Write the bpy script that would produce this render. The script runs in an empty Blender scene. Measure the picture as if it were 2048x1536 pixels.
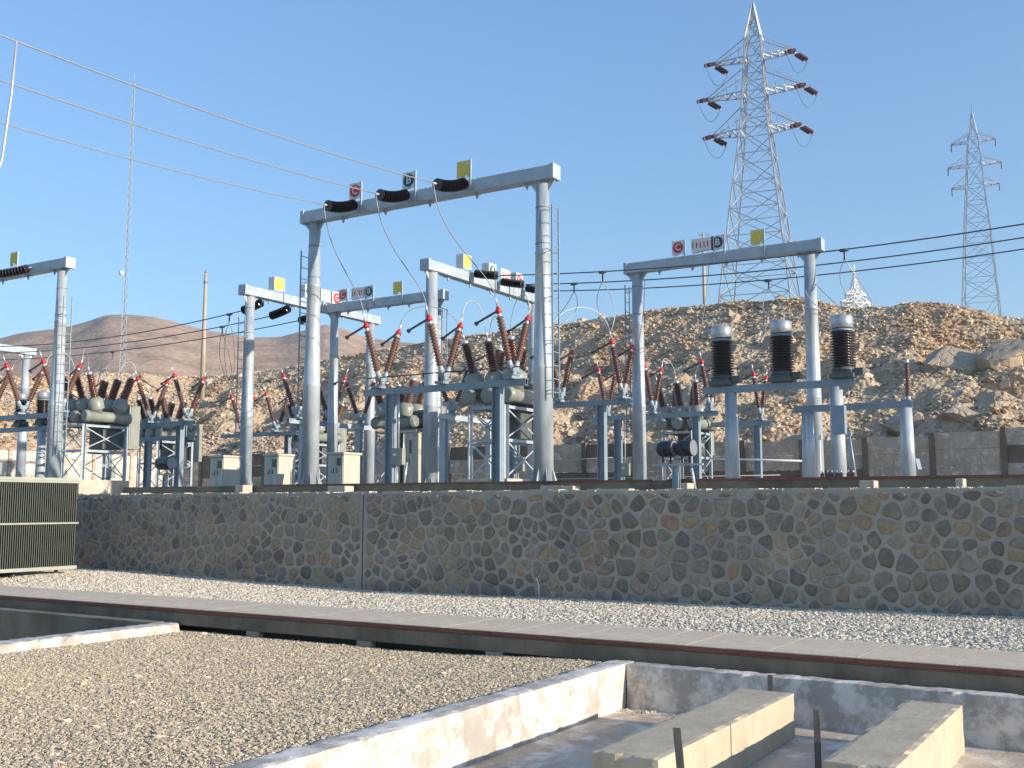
import bpy, bmesh, math, random
from math import radians as R, sin, cos, tan, pi, hypot
from mathutils import Vector, Matrix, noise
random.seed(11)
S = bpy.context.scene
COL = S.collection
# ------------------------------------------------------------------ camera model (metres: x along the wall, y into the yard)
F, CX, CY, PITCH, YAW, EYE = 2132., 1024., 768., R(6.48), R(31.7), 2.0
def ray(x, y):
    xc = (x-CX)/F; yc = -(y-CY)/F
    fw = cos(PITCH)-yc*sin(PITCH); up = sin(PITCH)+yc*cos(PITCH)
    return Vector((xc*cos(YAW)-fw*sin(YAW), xc*sin(YAW)+fw*cos(YAW), up))
def P(x, y, u=None, v=None, z=None, D=None):
    r = ray(x, y)
    if u is not None: t = u/r.x
    elif v is not None: t = v/r.y
    elif z is not None: t = (z-EYE)/r.z
    else: t = D/hypot(r.x, r.y)
    return Vector((r.x*t, r.y*t, EYE+r.z*t))
cd = bpy.data.cameras.new('camera'); cam = bpy.data.objects.new('camera', cd); COL.objects.link(cam)
cam.location = (0, 0, EYE); cam.rotation_euler = (R(90)+PITCH, 0, YAW)
cd.sensor_width = 36; cd.lens = 36*F/2048; cd.clip_start = .05; cd.clip_end = 8000
S.camera = cam
# ------------------------------------------------------------------ materials
def nodes(name):
    m = bpy.data.materials.new(name); m.use_nodes = True
    nt = m.node_tree; b = nt.nodes['Principled BSDF']
    return m, nt, b
def N(nt, t, **k):
    n = nt.nodes.new(t)
    for a, v in k.items():
        if a.startswith('i_'): n.inputs[a[2:].replace('_', ' ')].default_value = v
        else: setattr(n, a, v)
    return n
def ramp(nt, stops, interp='LINEAR'):
    n = nt.nodes.new('ShaderNodeValToRGB'); e = n.color_ramp.elements; n.color_ramp.interpolation = interp
    while len(e) < len(stops): e.new(.5)
    for el, (p, c) in zip(e, stops): el.position = p; el.color = (*c, 1)
    return n
def mat(name, cols, scale=3., rough=.6, metal=0., bump=0., bscale=30., stretch=(1, 1, 1), detail=5, coat=0, spread=(.3, .7)):
    """noise-mottled surface: cols = two or three colours"""
    m, nt, b = nodes(name); L = nt.links
    tc = N(nt, 'ShaderNodeTexCoord'); mp = N(nt, 'ShaderNodeMapping'); mp.inputs['Scale'].default_value = stretch
    L.new(tc.outputs['Object'], mp.inputs['Vector'])
    nz = N(nt, 'ShaderNodeTexNoise', i_Scale=scale, i_Detail=detail, i_Roughness=.62); L.new(mp.outputs['Vector'], nz.inputs['Vector'])
    k = len(cols); st = [(spread[0]+(spread[1]-spread[0])*i/max(1, k-1), c) for i, c in enumerate(cols)]
    if k == 1: b.inputs['Base Color'].default_value = (*cols[0], 1)
    else:
        rp = ramp(nt, st); L.new(nz.outputs['Fac'], rp.inputs['Fac']); L.new(rp.outputs['Color'], b.inputs['Base Color'])
    b.inputs['Roughness'].default_value = rough; b.inputs['Metallic'].default_value = metal
    if coat: b.inputs['Coat Weight'].default_value = coat; b.inputs['Coat Roughness'].default_value = .15
    if bump:
        n2 = N(nt, 'ShaderNodeTexNoise', i_Scale=bscale, i_Detail=4.); L.new(tc.outputs['Object'], n2.inputs['Vector'])
        bp = N(nt, 'ShaderNodeBump', i_Strength=bump, i_Distance=.02); L.new(n2.outputs['Fac'], bp.inputs['Height']); L.new(bp.outputs['Normal'], b.inputs['Normal'])
    return m
M = {}
M['galv'] = mat('galvanised_steel', [(.22, .27, .31), (.38, .43, .46), (.56, .59, .6)], 2.2, .38, .15, .12, 60, (1, 1, .3), 8)
M['galvbeam'] = mat('galvanised_beam', [(.3, .36, .4), (.37, .43, .47), (.45, .5, .53)], 2.2, .42, .08, .1, 40)
M['steelgrey'] = mat('grey_painted_steel', [(.19, .25, .29), (.26, .32, .37)], 3., .5, .1)
M['lattice'] = mat('lattice_steel', [(.324, .364, .400), (.486, .520, .550)], 1., .5, .1)
M['farsteel'] = mat('pale_far_steel', [(.330, .385, .440), (.440, .495, .550)], .6, .6, .0)
M['paint'] = mat('breaker_paint', [(.227, .246, .215), (.286, .306, .267)], 2.5, .42, 0., .05, 30)
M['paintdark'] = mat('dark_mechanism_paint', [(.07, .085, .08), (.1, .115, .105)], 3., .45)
M['cabinet'] = mat('cabinet_paint', [(.4, .39, .33), (.48, .47, .4)], 1.6, .5, 0, .03, 20, (1, 1, .3))
M['porc'] = mat('brown_porcelain', [(.075, .03, .02), (.14, .055, .035)], 3., .22, 0., 0, 1, coat=.4)
M['porcred'] = mat('red_brown_porcelain', [(.11, .05, .034), (.17, .085, .056)], 2., .32, 0., 0, 1, coat=.2)
M['porcdark'] = mat('dark_porcelain', [(.014, .011, .015), (.028, .02, .022)], 3., .28, 0., 0, 1, coat=.3)
M['purple'] = mat('maroon_discs', [(.06, .018, .026), (.1, .03, .04)], 2., .35)
M['red'] = mat('red_cap_paint', [(.42, .018, .02), (.55, .03, .03)], 8., .4)
M['canmetal'] = mat('dull_silver_can', [(.36, .38, .4), (.5, .52, .54)], 3., .3, .5)
M['alu'] = mat('aluminium', [(.62, .63, .64), (.75, .76, .77)], 3., .32, .6)
M['cablelight'] = mat('aluminium_conductor', [(.4, .4, .39), (.52, .51, .49)], 10., .45, .3)
M['cablegrey'] = mat('grey_conductor', [(.24, .25, .26), (.34, .34, .34)], 10., .5, .3)
M['bright'] = mat('sun_glint_steel', [(.7, .71, .72), (.8, .8, .8)], 3., .4, .1)  # sun glint on the pylon bracing, put into the colour
M['cabledark'] = mat('weathered_conductor', [(.07, .08, .09), (.12, .13, .14)], 10., .5, .3)
M['rod'] = mat('dark_contact_rod', [(.05, .045, .05), (.1, .08, .08)], 10., .45, .4)
M['black'] = mat('black_lamp_housing', [(.012, .013, .016), (.02, .022, .025)], 4., .4)
M['glass'] = mat('lamp_glass', [(.2, .22, .25)], 1, .1)
M['rust'] = mat('rust_red_steel', [(.13, .045, .03), (.21, .085, .055), (.16, .065, .05)], 6., .75, 0, .2, 60)
M['flat'] = mat('weathered_steel_strip', [(.09, .08, .07), (.17, .16, .14)], 14., .6, .3, .2, 80)
M['white'] = mat('white_paint', [(.68, .68, .66), (.78, .78, .76)], 5., .5)
M['signwhite'] = mat('white_sign_plate', [(.62, .62, .6), (.72, .72, .7)], 6., .5)
M['signyellow'] = mat('yellow_sign_plate', [(.62, .52, .22), (.72, .62, .3)], 5., .5)
M['yellow'] = mat('yellow_disc', [(.66, .5, .03), (.74, .58, .05)], 5., .5)
M['signred'] = mat('red_disc', [(.5, .02, .03), (.6, .04, .05)], 5., .5)
M['teal'] = mat('dark_teal_disc', [(.012, .06, .09), (.02, .09, .12)], 5., .5)
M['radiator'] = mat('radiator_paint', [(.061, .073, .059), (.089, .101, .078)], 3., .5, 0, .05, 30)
M['radframe'] = mat('sunlit_radiator_paint', [(.288, .312, .252), (.360, .377, .324)], 2., .5)  # lighter than the fins: sunlight on headers and bar put into the colour
M['woodpole'] = mat('concrete_pole', [(.36, .3, .23), (.46, .4, .32)], 2., .8)
def concrete(name, base, dark, white=None, wamt=.5, scale=1.3, bump=.35, lowz=None):
    m, nt, b = nodes(name); L = nt.links
    ge = N(nt, 'ShaderNodeTexCoord')
    n1 = N(nt, 'ShaderNodeTexNoise', i_Scale=scale, i_Detail=9., i_Roughness=.68); L.new(ge.outputs['Object'], n1.inputs['Vector'])
    r1 = ramp(nt, [(.36, dark), (.62, base)]); L.new(n1.outputs['Fac'], r1.inputs['Fac'])
    col = r1.outputs['Color']
    # drips: noise stretched down the face
    mp = N(nt, 'ShaderNodeMapping'); mp.inputs['Scale'].default_value = (5, 5, .5); L.new(ge.outputs['Object'], mp.inputs['Vector'])
    n3 = N(nt, 'ShaderNodeTexNoise', i_Scale=1.4, i_Detail=5.); L.new(mp.outputs['Vector'], n3.inputs['Vector'])
    r3 = ramp(nt, [(.52, (1, 1, 1)), (.75, (.72, .7, .66))]); L.new(n3.outputs['Fac'], r3.inputs['Fac'])
    mx = N(nt, 'ShaderNodeMix', data_type='RGBA', blend_type='MULTIPLY'); mx.inputs[0].default_value = .7
    L.new(col, mx.inputs[6]); L.new(r3.outputs['Color'], mx.inputs[7]); col = mx.outputs[2]
    if white:
        n2 = N(nt, 'ShaderNodeTexNoise', i_Scale=2.6, i_Detail=8., i_Roughness=.7); L.new(ge.outputs['Object'], n2.inputs['Vector'])
        r2 = ramp(nt, [(.62-wamt*.3, (0, 0, 0)), (.72-wamt*.25, (1, 1, 1))]); L.new(n2.outputs['Fac'], r2.inputs['Fac'])
        m2 = N(nt, 'ShaderNodeMix', data_type='RGBA'); L.new(r2.outputs['Color'], m2.inputs[0]); L.new(col, m2.inputs[6]); m2.inputs[7].default_value = (*white, 1)
        col = m2.outputs[2]
    L.new(col, b.inputs['Base Color']); b.inputs['Roughness'].default_value = .88
    nb = N(nt, 'ShaderNodeTexNoise', i_Scale=28., i_Detail=6.); L.new(ge.outputs['Object'], nb.inputs['Vector'])
    bp = N(nt, 'ShaderNodeBump', i_Strength=bump, i_Distance=.015); L.new(nb.outputs['Fac'], bp.inputs['Height']); L.new(bp.outputs['Normal'], b.inputs['Normal'])
    return m
M['conc'] = concrete('plain_concrete', (.414, .357, .276), (.287, .247, .189))
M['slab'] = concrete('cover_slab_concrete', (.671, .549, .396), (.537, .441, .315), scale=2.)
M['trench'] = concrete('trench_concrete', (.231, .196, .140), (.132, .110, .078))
M['pit'] = concrete('chalky_pit_concrete', (.47, .43, .375), (.37, .335, .29), (.72, .67, .6), .55)
M['pitfloor'] = concrete('pit_floor_concrete', (.562, .479, .381), (.389, .321, .242), (.713, .653, .558), .4, .9)
M['plinth'] = concrete('plinth_concrete', (.504, .426, .306), (.403, .338, .243), scale=1.8, bump=.2)
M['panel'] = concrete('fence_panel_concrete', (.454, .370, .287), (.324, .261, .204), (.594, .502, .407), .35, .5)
M['panelsunlit'] = concrete('sunlit_fence_panel', (.55, .5, .42), (.42, .37, .3), (.62, .58, .52), .5, .6)  # paler copy of the panel concrete with sunlight put into its colour
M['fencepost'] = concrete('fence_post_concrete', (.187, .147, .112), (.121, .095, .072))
M['block'] = concrete('pale_footing_block', (.52, .47, .38), (.42, .37, .29))
def stonemat(name, island=True):
    m, nt, b = nodes(name); L = nt.links
    g = N(nt, 'ShaderNodeNewGeometry'); tc = N(nt, 'ShaderNodeTexCoord')
    rp = ramp(nt, [(0, (.174, .149, .122)), (.2, (.262, .223, .176)), (.4, (.209, .171, .133)), (.55, (.331, .275, .212)), (.68, (.244, .209, .176)), (.8, (.349, .287, .212)), (.9, (.349, .264, .157)), (.95, (.278, .232, .182)), (.98, (.349, .220, .145)), (1, (.418, .308, .182))])
    L.new(g.outputs['Random Per Island'], rp.inputs['Fac'])
    nz = N(nt, 'ShaderNodeTexNoise', i_Scale=9., i_Detail=7., i_Roughness=.65); L.new(tc.outputs['Object'], nz.inputs['Vector'])
    r2 = ramp(nt, [(.3, (.68, .68, .68)), (.7, (1.28, 1.26, 1.22))]); L.new(nz.outputs['Fac'], r2.inputs['Fac'])
    mx = N(nt, 'ShaderNodeMix', data_type='RGBA', blend_type='MULTIPLY'); mx.inputs[0].default_value = 1
    L.new(rp.outputs['Color'], mx.inputs[6]); L.new(r2.outputs['Color'], mx.inputs[7])
    n4 = N(nt, 'ShaderNodeTexNoise', i_Scale=.42, i_Detail=5., i_Roughness=.6); L.new(tc.outputs['Object'], n4.inputs['Vector'])
    r4 = ramp(nt, [(.3, (.74, .74, .74)), (.5, (1, 1, 1)), (.72, (1.1, 1.09, 1.06))]); L.new(n4.outputs['Fac'], r4.inputs['Fac'])
    m4 = N(nt, 'ShaderNodeMix', data_type='RGBA', blend_type='MULTIPLY'); m4.inputs[0].default_value = 1
    L.new(mx.outputs[2], m4.inputs[6]); L.new(r4.outputs['Color'], m4.inputs[7]); L.new(m4.outputs[2], b.inputs['Base Color'])
    b.inputs['Roughness'].default_value = .8
    nb = N(nt, 'ShaderNodeTexNoise', i_Scale=22., i_Detail=6.); L.new(tc.outputs['Object'], nb.inputs['Vector'])
    bp = N(nt, 'ShaderNodeBump', i_Strength=.5, i_Distance=.02); L.new(nb.outputs['Fac'], bp.inputs['Height']); L.new(bp.outputs['Normal'], b.inputs['Normal'])
    return m
M['stone'] = stonemat('rubble_stone')
M['mortar'] = concrete('mortar', (.441, .384, .308), (.319, .281, .230), scale=.6, bump=.8)
def pebblemat(name, stops):
    m, nt, b = nodes(name); L = nt.links
    oi = N(nt, 'ShaderNodeObjectInfo'); rp = ramp(nt, stops); L.new(oi.outputs['Random'], rp.inputs['Fac'])
    L.new(rp.outputs['Color'], b.inputs['Base Color']); b.inputs['Roughness'].default_value = .85
    return m
M['peb1'] = pebblemat('grey_beige_pebbles', [(0, (.314, .261, .182)), (.25, (.423, .350, .245)), (.5, (.507, .425, .300)), (.7, (.398, .345, .260)), (.85, (.568, .492, .364)), (.95, (.544, .407, .235)), (1, (.724, .644, .490))])
M['peb2'] = pebblemat('pale_crushed_stone', [(0, (.371, .327, .257)), (.3, (.494, .441, .348)), (.6, (.576, .518, .414)), (.85, (.658, .595, .481)), (1, (.760, .691, .564))])
M['rub'] = pebblemat('rubble_rocks', [(0, (.293, .222, .155)), (.2, (.413, .320, .226)), (.4, (.544, .432, .309)), (.56, (.391, .320, .249)), (.72, (.609, .504, .378)), (.85, (.490, .329, .199)), (.94, (.632, .453, .279)), (1, (.740, .618, .479))])
M['rubgrey'] = pebblemat('grey_rubble_rocks', [(0, (.267, .217, .161)), (.3, (.441, .364, .272)), (.6, (.580, .484, .366)), (.8, (.371, .299, .226)), (.93, (.718, .609, .471)), (1, (.557, .402, .251))])
M['rubred'] = pebblemat('red_brown_rubble', [(0, (.269, .163, .100)), (.35, (.393, .256, .150)), (.65, (.476, .327, .187)), (.85, (.538, .443, .300)), (1, (.621, .560, .426))])
def groundmat(name, a, c, vs=22., hue=None, bs=.7):
    m, nt, b = nodes(name); L = nt.links
    tc = N(nt, 'ShaderNodeTexCoord'); vo = N(nt, 'ShaderNodeTexVoronoi', i_Scale=vs); L.new(tc.outputs['Object'], vo.inputs['Vector'])
    sp = N(nt, 'ShaderNodeSeparateColor'); L.new(vo.outputs['Color'], sp.inputs[0])
    rp = ramp(nt, [(0, a), (1, c)]); L.new(sp.outputs[0], rp.inputs['Fac']); col = rp.outputs['Color']
    if hue:
        nz = N(nt, 'ShaderNodeTexNoise', i_Scale=hue[1], i_Detail=6., i_Roughness=.6); L.new(tc.outputs['Object'], nz.inputs['Vector'])
        r2 = ramp(nt, hue[0]); L.new(nz.outputs['Fac'], r2.inputs['Fac'])
        mx = N(nt, 'ShaderNodeMix', data_type='RGBA'); mx.inputs[0].default_value = hue[2]; L.new(col, mx.inputs[6]); L.new(r2.outputs['Color'], mx.inputs[7]); col = mx.outputs[2]
    L.new(col, b.inputs['Base Color']); b.inputs['Roughness'].default_value = .95
    bp = N(nt, 'ShaderNodeBump', i_Strength=bs, i_Distance=.6/vs); L.new(vo.outputs['Distance'], bp.inputs['Height']); bp.invert = True; L.new(bp.outputs['Normal'], b.inputs['Normal'])
    return m
M['gravelbase'] = groundmat('gravel_bed', (.317, .278, .223), (.486, .428, .350), 30, None, .4)
M['gravelpale'] = groundmat('pale_gravel_bed', (.36, .34, .3), (.55, .53, .48), 26)
M['hill'] = groundmat('rubble_hillside', (.304, .223, .146), (.526, .409, .275), 3.6, ([(.28, (.304, .238, .168)), (.42, (.465, .361, .240)), (.52, (.385, .304, .218)), (.6, (.465, .275, .143)), (.68, (.547, .390, .240)), (.78, (.587, .466, .329))], .2, .65))
M['farhill'] = groundmat('dry_far_hills', (.322, .221, .151), (.393, .275, .193), .3, ([(.36, (.224, .158, .110)), (.46, (.340, .238, .167)), (.54, (.385, .267, .189)), (.64, (.465, .334, .234))], .06, .75), .25)
M['earth'] = groundmat('dry_earth', (.26, .21, .15), (.36, .3, .23), 1.5)
M['boulder'] = concrete('pale_boulder', (.476, .388, .288), (.342, .272, .198), scale=.5, bump=.9)
def crack(m, scale, depth):
    nt = m.node_tree; L = nt.links; b = nt.nodes['Principled BSDF']; tc = N(nt, 'ShaderNodeTexCoord')
    nz = N(nt, 'ShaderNodeTexNoise', i_Scale=scale*1.5, i_Detail=5.); L.new(tc.outputs['Object'], nz.inputs['Vector'])
    va = N(nt, 'ShaderNodeVectorMath', operation='MULTIPLY_ADD'); va.inputs[1].default_value = (.5,)*3; L.new(nz.outputs['Color'], va.inputs[0]); L.new(tc.outputs['Object'], va.inputs[2])
    vo = N(nt, 'ShaderNodeTexVoronoi', feature='DISTANCE_TO_EDGE', i_Scale=scale); L.new(va.outputs[0], vo.inputs['Vector'])
    rp = ramp(nt, [(0, (0, 0, 0)), (.025, (1, 1, 1))]); L.new(vo.outputs['Distance'], rp.inputs['Fac'])
    bp = N(nt, 'ShaderNodeBump', i_Strength=1., i_Distance=depth); L.new(rp.outputs['Color'], bp.inputs['Height']); L.new(b.inputs['Normal'].links[0].from_socket, bp.inputs['Normal']); L.new(bp.outputs['Normal'], b.inputs['Normal'])
crack(M['boulder'], .55, .04)
# ------------------------------------------------------------------ mesh builder
class MB:
    def __init__(s): s.v = []; s.f = []; s.m = []; s.s = []
    def add(s, vs, fs, mi=0, sm=False):
        o = len(s.v); s.v += [tuple(x) for x in vs]
        for f in fs: s.f.append(tuple(i+o for i in f)); s.m.append(mi); s.s.append(sm)
        return s
    def box(s, x0, x1, y0, y1, z0, z1, mi=0):
        return s.add([(x, y, z) for z in (z0, z1) for y in (y0, y1) for x in (x0, x1)],
                     [(0, 2, 3, 1), (4, 5, 7, 6), (0, 1, 5, 4), (2, 6, 7, 3), (0, 4, 6, 2), (1, 3, 7, 5)], mi)
    def frame(s, p, q, up=(0, 0, 1)):
        d = (Vector(q)-Vector(p)).normalized(); up = Vector(up)
        if abs(d.dot(up)) > .98: up = Vector((0, 1, 0))
        a = d.cross(up).normalized(); return d, a, a.cross(d)
    def bar(s, p, q, w, h=None, up=(0, 0, 1), mi=0):
        p, q = Vector(p), Vector(q); h = w if h is None else h; d, a, b = s.frame(p, q, up); a = a*w/2; b = b*h/2
        vs = [p-a-b, p+a-b, p+a+b, p-a+b, q-a-b, q+a-b, q+a+b, q-a+b]
        return s.add(vs, [(0, 3, 2, 1), (4, 5, 6, 7), (0, 1, 5, 4), (1, 2, 6, 5), (2, 3, 7, 6), (3, 0, 4, 7)], mi)
    def angle(s, p, q, w, t=None, up=(0, 0, 1), mi=0):
        """L-section bar"""
        p, q = Vector(p), Vector(q); t = t or w*.14; d, a, b = s.frame(p, q, up)
        sec = [(0, 0), (w, 0), (w, t), (t, t), (t, w), (0, w)]
        vs = [o+a*(x-w*.3)+b*(y-w*.3) for o in (p, q) for x, y in sec]
        fs = [(5, 4, 3, 2, 1, 0), (6, 7, 8, 9, 10, 11)]+[(i, (i+1) % 6, 6+(i+1) % 6, 6+i) for i in range(6)]
        return s.add(vs, fs, mi)
    def lathe(s, p, q, prof, n=12, mi=0, sm=True, cap=True):
        p, q = Vector(p), Vector(q); d, a, b = s.frame(p, q); o = len(s.v); vs = []; fs = []
        for t, r in prof:
            for k in range(n):
                w = 2*pi*k/n; vs.append(p+d*t+(a*cos(w)+b*sin(w))*r)
        for i in range(len(prof)-1):
            for k in range(n):
                k2 = (k+1) % n; fs.append((i*n+k, i*n+k2, (i+1)*n+k2, (i+1)*n+k))
        s.add(vs, fs, mi, sm)
        if cap:
            s.f.append(tuple(o+k for k in reversed(range(n)))); s.m.append(mi); s.s.append(False)
            e = o+(len(prof)-1)*n; s.f.append(tuple(e+k for k in range(n))); s.m.append(mi); s.s.append(False)
        return s
    def cyl(s, p, q, r0, r1=None, n=12, mi=0, sm=True, cap=True):
        L = (Vector(q)-Vector(p)).length
        return s.lathe(p, q, [(0, r0), (L, r0 if r1 is None else r1)], n, mi, sm, cap)
    def tube(s, pts, r, n=6, mi=0):
        pts = [Vector(x) for x in pts]; vs = []; fs = []; m = len(pts); pa = None
        for i, p in enumerate(pts):
            d = (pts[min(i+1, m-1)]-pts[max(i-1, 0)]).normalized()
            if pa is None: pa = d.orthogonal().normalized()
            a = (pa-d*pa.dot(d)).normalized(); pa = a; b = d.cross(a)
            for k in range(n):
                w = 2*pi*k/n; vs.append(p+(a*cos(w)+b*sin(w))*r)
        for i in range(m-1):
            for k in range(n):
                k2 = (k+1) % n; fs.append((i*n+k, i*n+k2, (i+1)*n+k2, (i+1)*n+k))
        fs += [tuple(reversed(range(n))), tuple(range((m-1)*n, m*n))]
        return s.add(vs, fs, mi, True)
    def hsec(s, x, y, z0, z1, w, d, t=.02, alongx=True):
        """H-section post, flanges facing +-x (alongx) or +-y"""
        if alongx:
            s.box(x-w/2, x-w/2+t, y-d/2, y+d/2, z0, z1); s.box(x+w/2-t, x+w/2, y-d/2, y+d/2, z0, z1); s.box(x-w/2+t, x+w/2-t, y-t/2, y+t/2, z0, z1)
        else:
            s.box(x-w/2, x+w/2, y-d/2, y-d/2+t, z0, z1); s.box(x-w/2, x+w/2, y+d/2-t, y+d/2, z0, z1); s.box(x-t/2, x+t/2, y-d/2+t, y+d/2-t, z0, z1)
        return s
    def build(s, name, m, parent=None, bevel=0, loc=None):
        me = bpy.data.meshes.new(name); me.from_pydata(s.v, [], s.f)
        for x in (m if isinstance(m, (list, tuple)) else [m]): me.materials.append(M[x] if isinstance(x, str) else x)
        me.polygons.foreach_set('material_index', s.m); me.polygons.foreach_set('use_smooth', s.s); me.update()
        o = bpy.data.objects.new(name, me); COL.objects.link(o)
        if parent: o.parent = parent
        if loc is not None: o.location = loc
        if bevel:
            b = o.modifiers.new('bevel', 'BEVEL'); b.width = bevel; b.segments = 2; b.limit_method = 'ANGLE'
        return o
def tag(o, label=None, cat=None, group=None, kind=None):
    if label: o['label'] = label
    if cat: o['category'] = cat
    if group: o['group'] = group
    if kind: o['kind'] = kind
    return o
def thing(name, label, cat, loc=(0, 0, 0), rz=0, group=None):
    o = bpy.data.objects.new(name, None); COL.objects.link(o); o.empty_display_size = .2
    o.location = loc; o.rotation_euler = (0, 0, rz); return tag(o, label, cat, group)
def kids(o): return [c for c in COL.objects if c.parent == o]
def dup(root, loc, rz=None, label=None, group=None, scale=None):
    def cp(o, par):
        c = o.copy(); COL.objects.link(c)
        if par: c.parent = par
        for k in kids(o): cp(k, c)
        return c
    c = cp(root, None); c.location = loc
    if rz is not None: c.rotation_euler = (0, 0, rz)
    if scale: c.scale = (scale,)*3
    if label: c['label'] = label
    if group: c['group'] = group
    return c
def ribs(L, n, rc, rs, t0=0.):
    p = L/n; out = [(t0, rc)]
    for i in range(n):
        z = t0+i*p; out += [(z+.12*p, rc), (z+.45*p, rs), (z+.58*p, rs*.985), (z+.82*p, rc)]
    return out+[(t0+L, rc)]
def textmesh(body, size, name):
    cu = bpy.data.curves.new(name, 'FONT'); cu.body = body; cu.size = size; cu.align_x = 'CENTER'; cu.align_y = 'CENTER'; cu.extrude = .003; cu.offset = size*.012
    o = bpy.data.objects.new(name, cu); COL.objects.link(o); bpy.context.view_layer.update()
    me = bpy.data.meshes.new_from_object(o.evaluated_get(bpy.context.evaluated_depsgraph_get()))
    bpy.data.objects.remove(o); bpy.data.curves.remove(cu); me.name = name
    return me
def struct(o): o['kind'] = 'structure'; return o
def grid(name, m, us, vs, zf, parent=None, smooth=True):
    b = MB(); nu, nv = len(us), len(vs)
    b.add([(u, v, zf(u, v)) for v in vs for u in us], [(j*nu+i, j*nu+i+1, (j+1)*nu+i+1, (j+1)*nu+i) for j in range(nv-1) for i in range(nu-1)], 0, smooth)
    return b.build(name, m, parent)
def lin(a, b, n): return [a+(b-a)*i/(n-1) for i in range(n)]
def interp(pts, x):
    if x <= pts[0][0]: return pts[0][1]
    for (a, b), (c, d) in zip(pts, pts[1:]):
        if x <= c: return b+(d-b)*(x-a)/(c-a)
    return pts[-1][1]
def fr(x, y, z, sc, octv=5, H=.9): return noise.fractal(Vector((x*sc, y*sc, z)), H, 2.1, octv)
def smooth(t): t = max(0, min(1, t)); return t*t*(3-2*t)
# ------------------------------------------------------------------ scatter (uncountable stones only)
def scatter(o, m, density, smin, smax, seed, power=2., subdiv=1, jitter=.25, flat=.7, sink=0.):
    ng = bpy.data.node_groups.new(o.name+'_scatter', 'GeometryNodeTree'); L = ng.links
    ng.interface.new_socket('Geometry', in_out='INPUT', socket_type='NodeSocketGeometry')
    ng.interface.new_socket('Geometry', in_out='OUTPUT', socket_type='NodeSocketGeometry')
    gi = ng.nodes.new('NodeGroupInput'); go = ng.nodes.new('NodeGroupOutput')
    dp = ng.nodes.new('GeometryNodeDistributePointsOnFaces'); dp.inputs['Density'].default_value = density; dp.inputs['Seed'].default_value = seed
    ic = ng.nodes.new('GeometryNodeMeshIcoSphere'); ic.inputs['Radius'].default_value = .5; ic.inputs['Subdivisions'].default_value = subdiv
    sp = ng.nodes.new('GeometryNodeSetPosition'); rv = ng.nodes.new('FunctionNodeRandomValue'); rv.data_type = 'FLOAT_VECTOR'
    rv.inputs[0].default_value = (-jitter,)*3; rv.inputs[1].default_value = (jitter,)*3; rv.inputs['Seed'].default_value = seed+5
    L.new(ic.outputs['Mesh'], sp.inputs['Geometry']); L.new(rv.outputs[0], sp.inputs['Offset'])
    sm = ng.nodes.new('GeometryNodeSetMaterial'); sm.inputs['Material'].default_value = m; L.new(sp.outputs['Geometry'], sm.inputs['Geometry'])
    ip = ng.nodes.new('GeometryNodeInstanceOnPoints'); L.new(gi.outputs[0], dp.inputs['Mesh']); L.new(dp.outputs['Points'], ip.inputs['Points']); L.new(sm.outputs['Geometry'], ip.inputs['Instance'])
    rr = ng.nodes.new('FunctionNodeRandomValue'); rr.data_type = 'FLOAT_VECTOR'; rr.inputs[0].default_value = (-.5, -.5, 0); rr.inputs[1].default_value = (.5, .5, 6.28); rr.inputs['Seed'].default_value = seed+1
    L.new(rr.outputs[0], ip.inputs['Rotation'])
    r1 = ng.nodes.new('FunctionNodeRandomValue'); r1.data_type = 'FLOAT'; r1.inputs['Seed'].default_value = seed+2
    pw = ng.nodes.new('ShaderNodeMath'); pw.operation = 'POWER'; pw.inputs[1].default_value = power; L.new(r1.outputs[1], pw.inputs[0])
    ma = ng.nodes.new('ShaderNodeMath'); ma.operation = 'MULTIPLY_ADD'; ma.inputs[1].default_value = smax-smin; ma.inputs[2].default_value = smin; L.new(pw.outputs[0], ma.inputs[0])
    r2 = ng.nodes.new('FunctionNodeRandomValue'); r2.data_type = 'FLOAT_VECTOR'; r2.inputs[0].default_value = (.7, .7, flat*.75); r2.inputs[1].default_value = (1.3, 1.1, flat*1.2); r2.inputs['Seed'].default_value = seed+3
    vm = ng.nodes.new('ShaderNodeVectorMath'); vm.operation = 'SCALE'; L.new(r2.outputs[0], vm.inputs[0]); L.new(ma.outputs[0], vm.inputs['Scale']); L.new(vm.outputs[0], ip.inputs['Scale'])
    L.new(ip.outputs['Instances'], go.inputs[0])
    md = o.modifiers.new('scatter', 'NODES'); md.node_group = ng
    return o
# ================================================================== GROUND
struct(grid('ground', 'earth', lin(-3000, 3000, 21), lin(-1500, 4500, 21), lambda u, v: -1.3))
def zg(u, v):                                     # foreground gravel surface
    return .015+.085*smooth((u+9)/3.2)+.03*smooth((9-v)/4)+.012*fr(u, v, 1, .9)
U0 = lin(-13.46, -5.87, 60); V0 = lin(2, 11.97, 60)
struct(grid('gravel_ground', 'gravelbase', U0, V0, zg))
g = grid('gravel', 'gravelbase', lin(-13.44, -5.9, 40), lin(3.5, 11.92, 40), lambda u, v: zg(u, v)+.004); tag(g, kind='stuff')
scatter(g, M['peb1'], 2300, .016, .052, 3, 2.0, 1, .2, .5)
def zb(u, v):
    w = interp([(-40, .2), (-25, .17), (-20, .05), (-16, -.02), (-12, .02), (-7, .07), (-2, .12), (4, .14)], u)
    return .2*(1-smooth((v-13.4)/1.2))*.8+w*smooth((v-14)/4)+.012*fr(u, v, 4, .8)
struct(grid('gravel_strip_ground', 'gravelpale', lin(-42, 4, 100), lin(13.38, 20.2, 24), zb))
g = grid('crushed_stone', 'gravelpale', lin(-34, 1.5, 80), lin(13.42, 20.0, 24), lambda u, v: zb(u, v)+.004); tag(g, kind='stuff')
scatter(g, M['peb2'], 640, .028, .095, 8, 1.8, 1, .2, .6)
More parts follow.
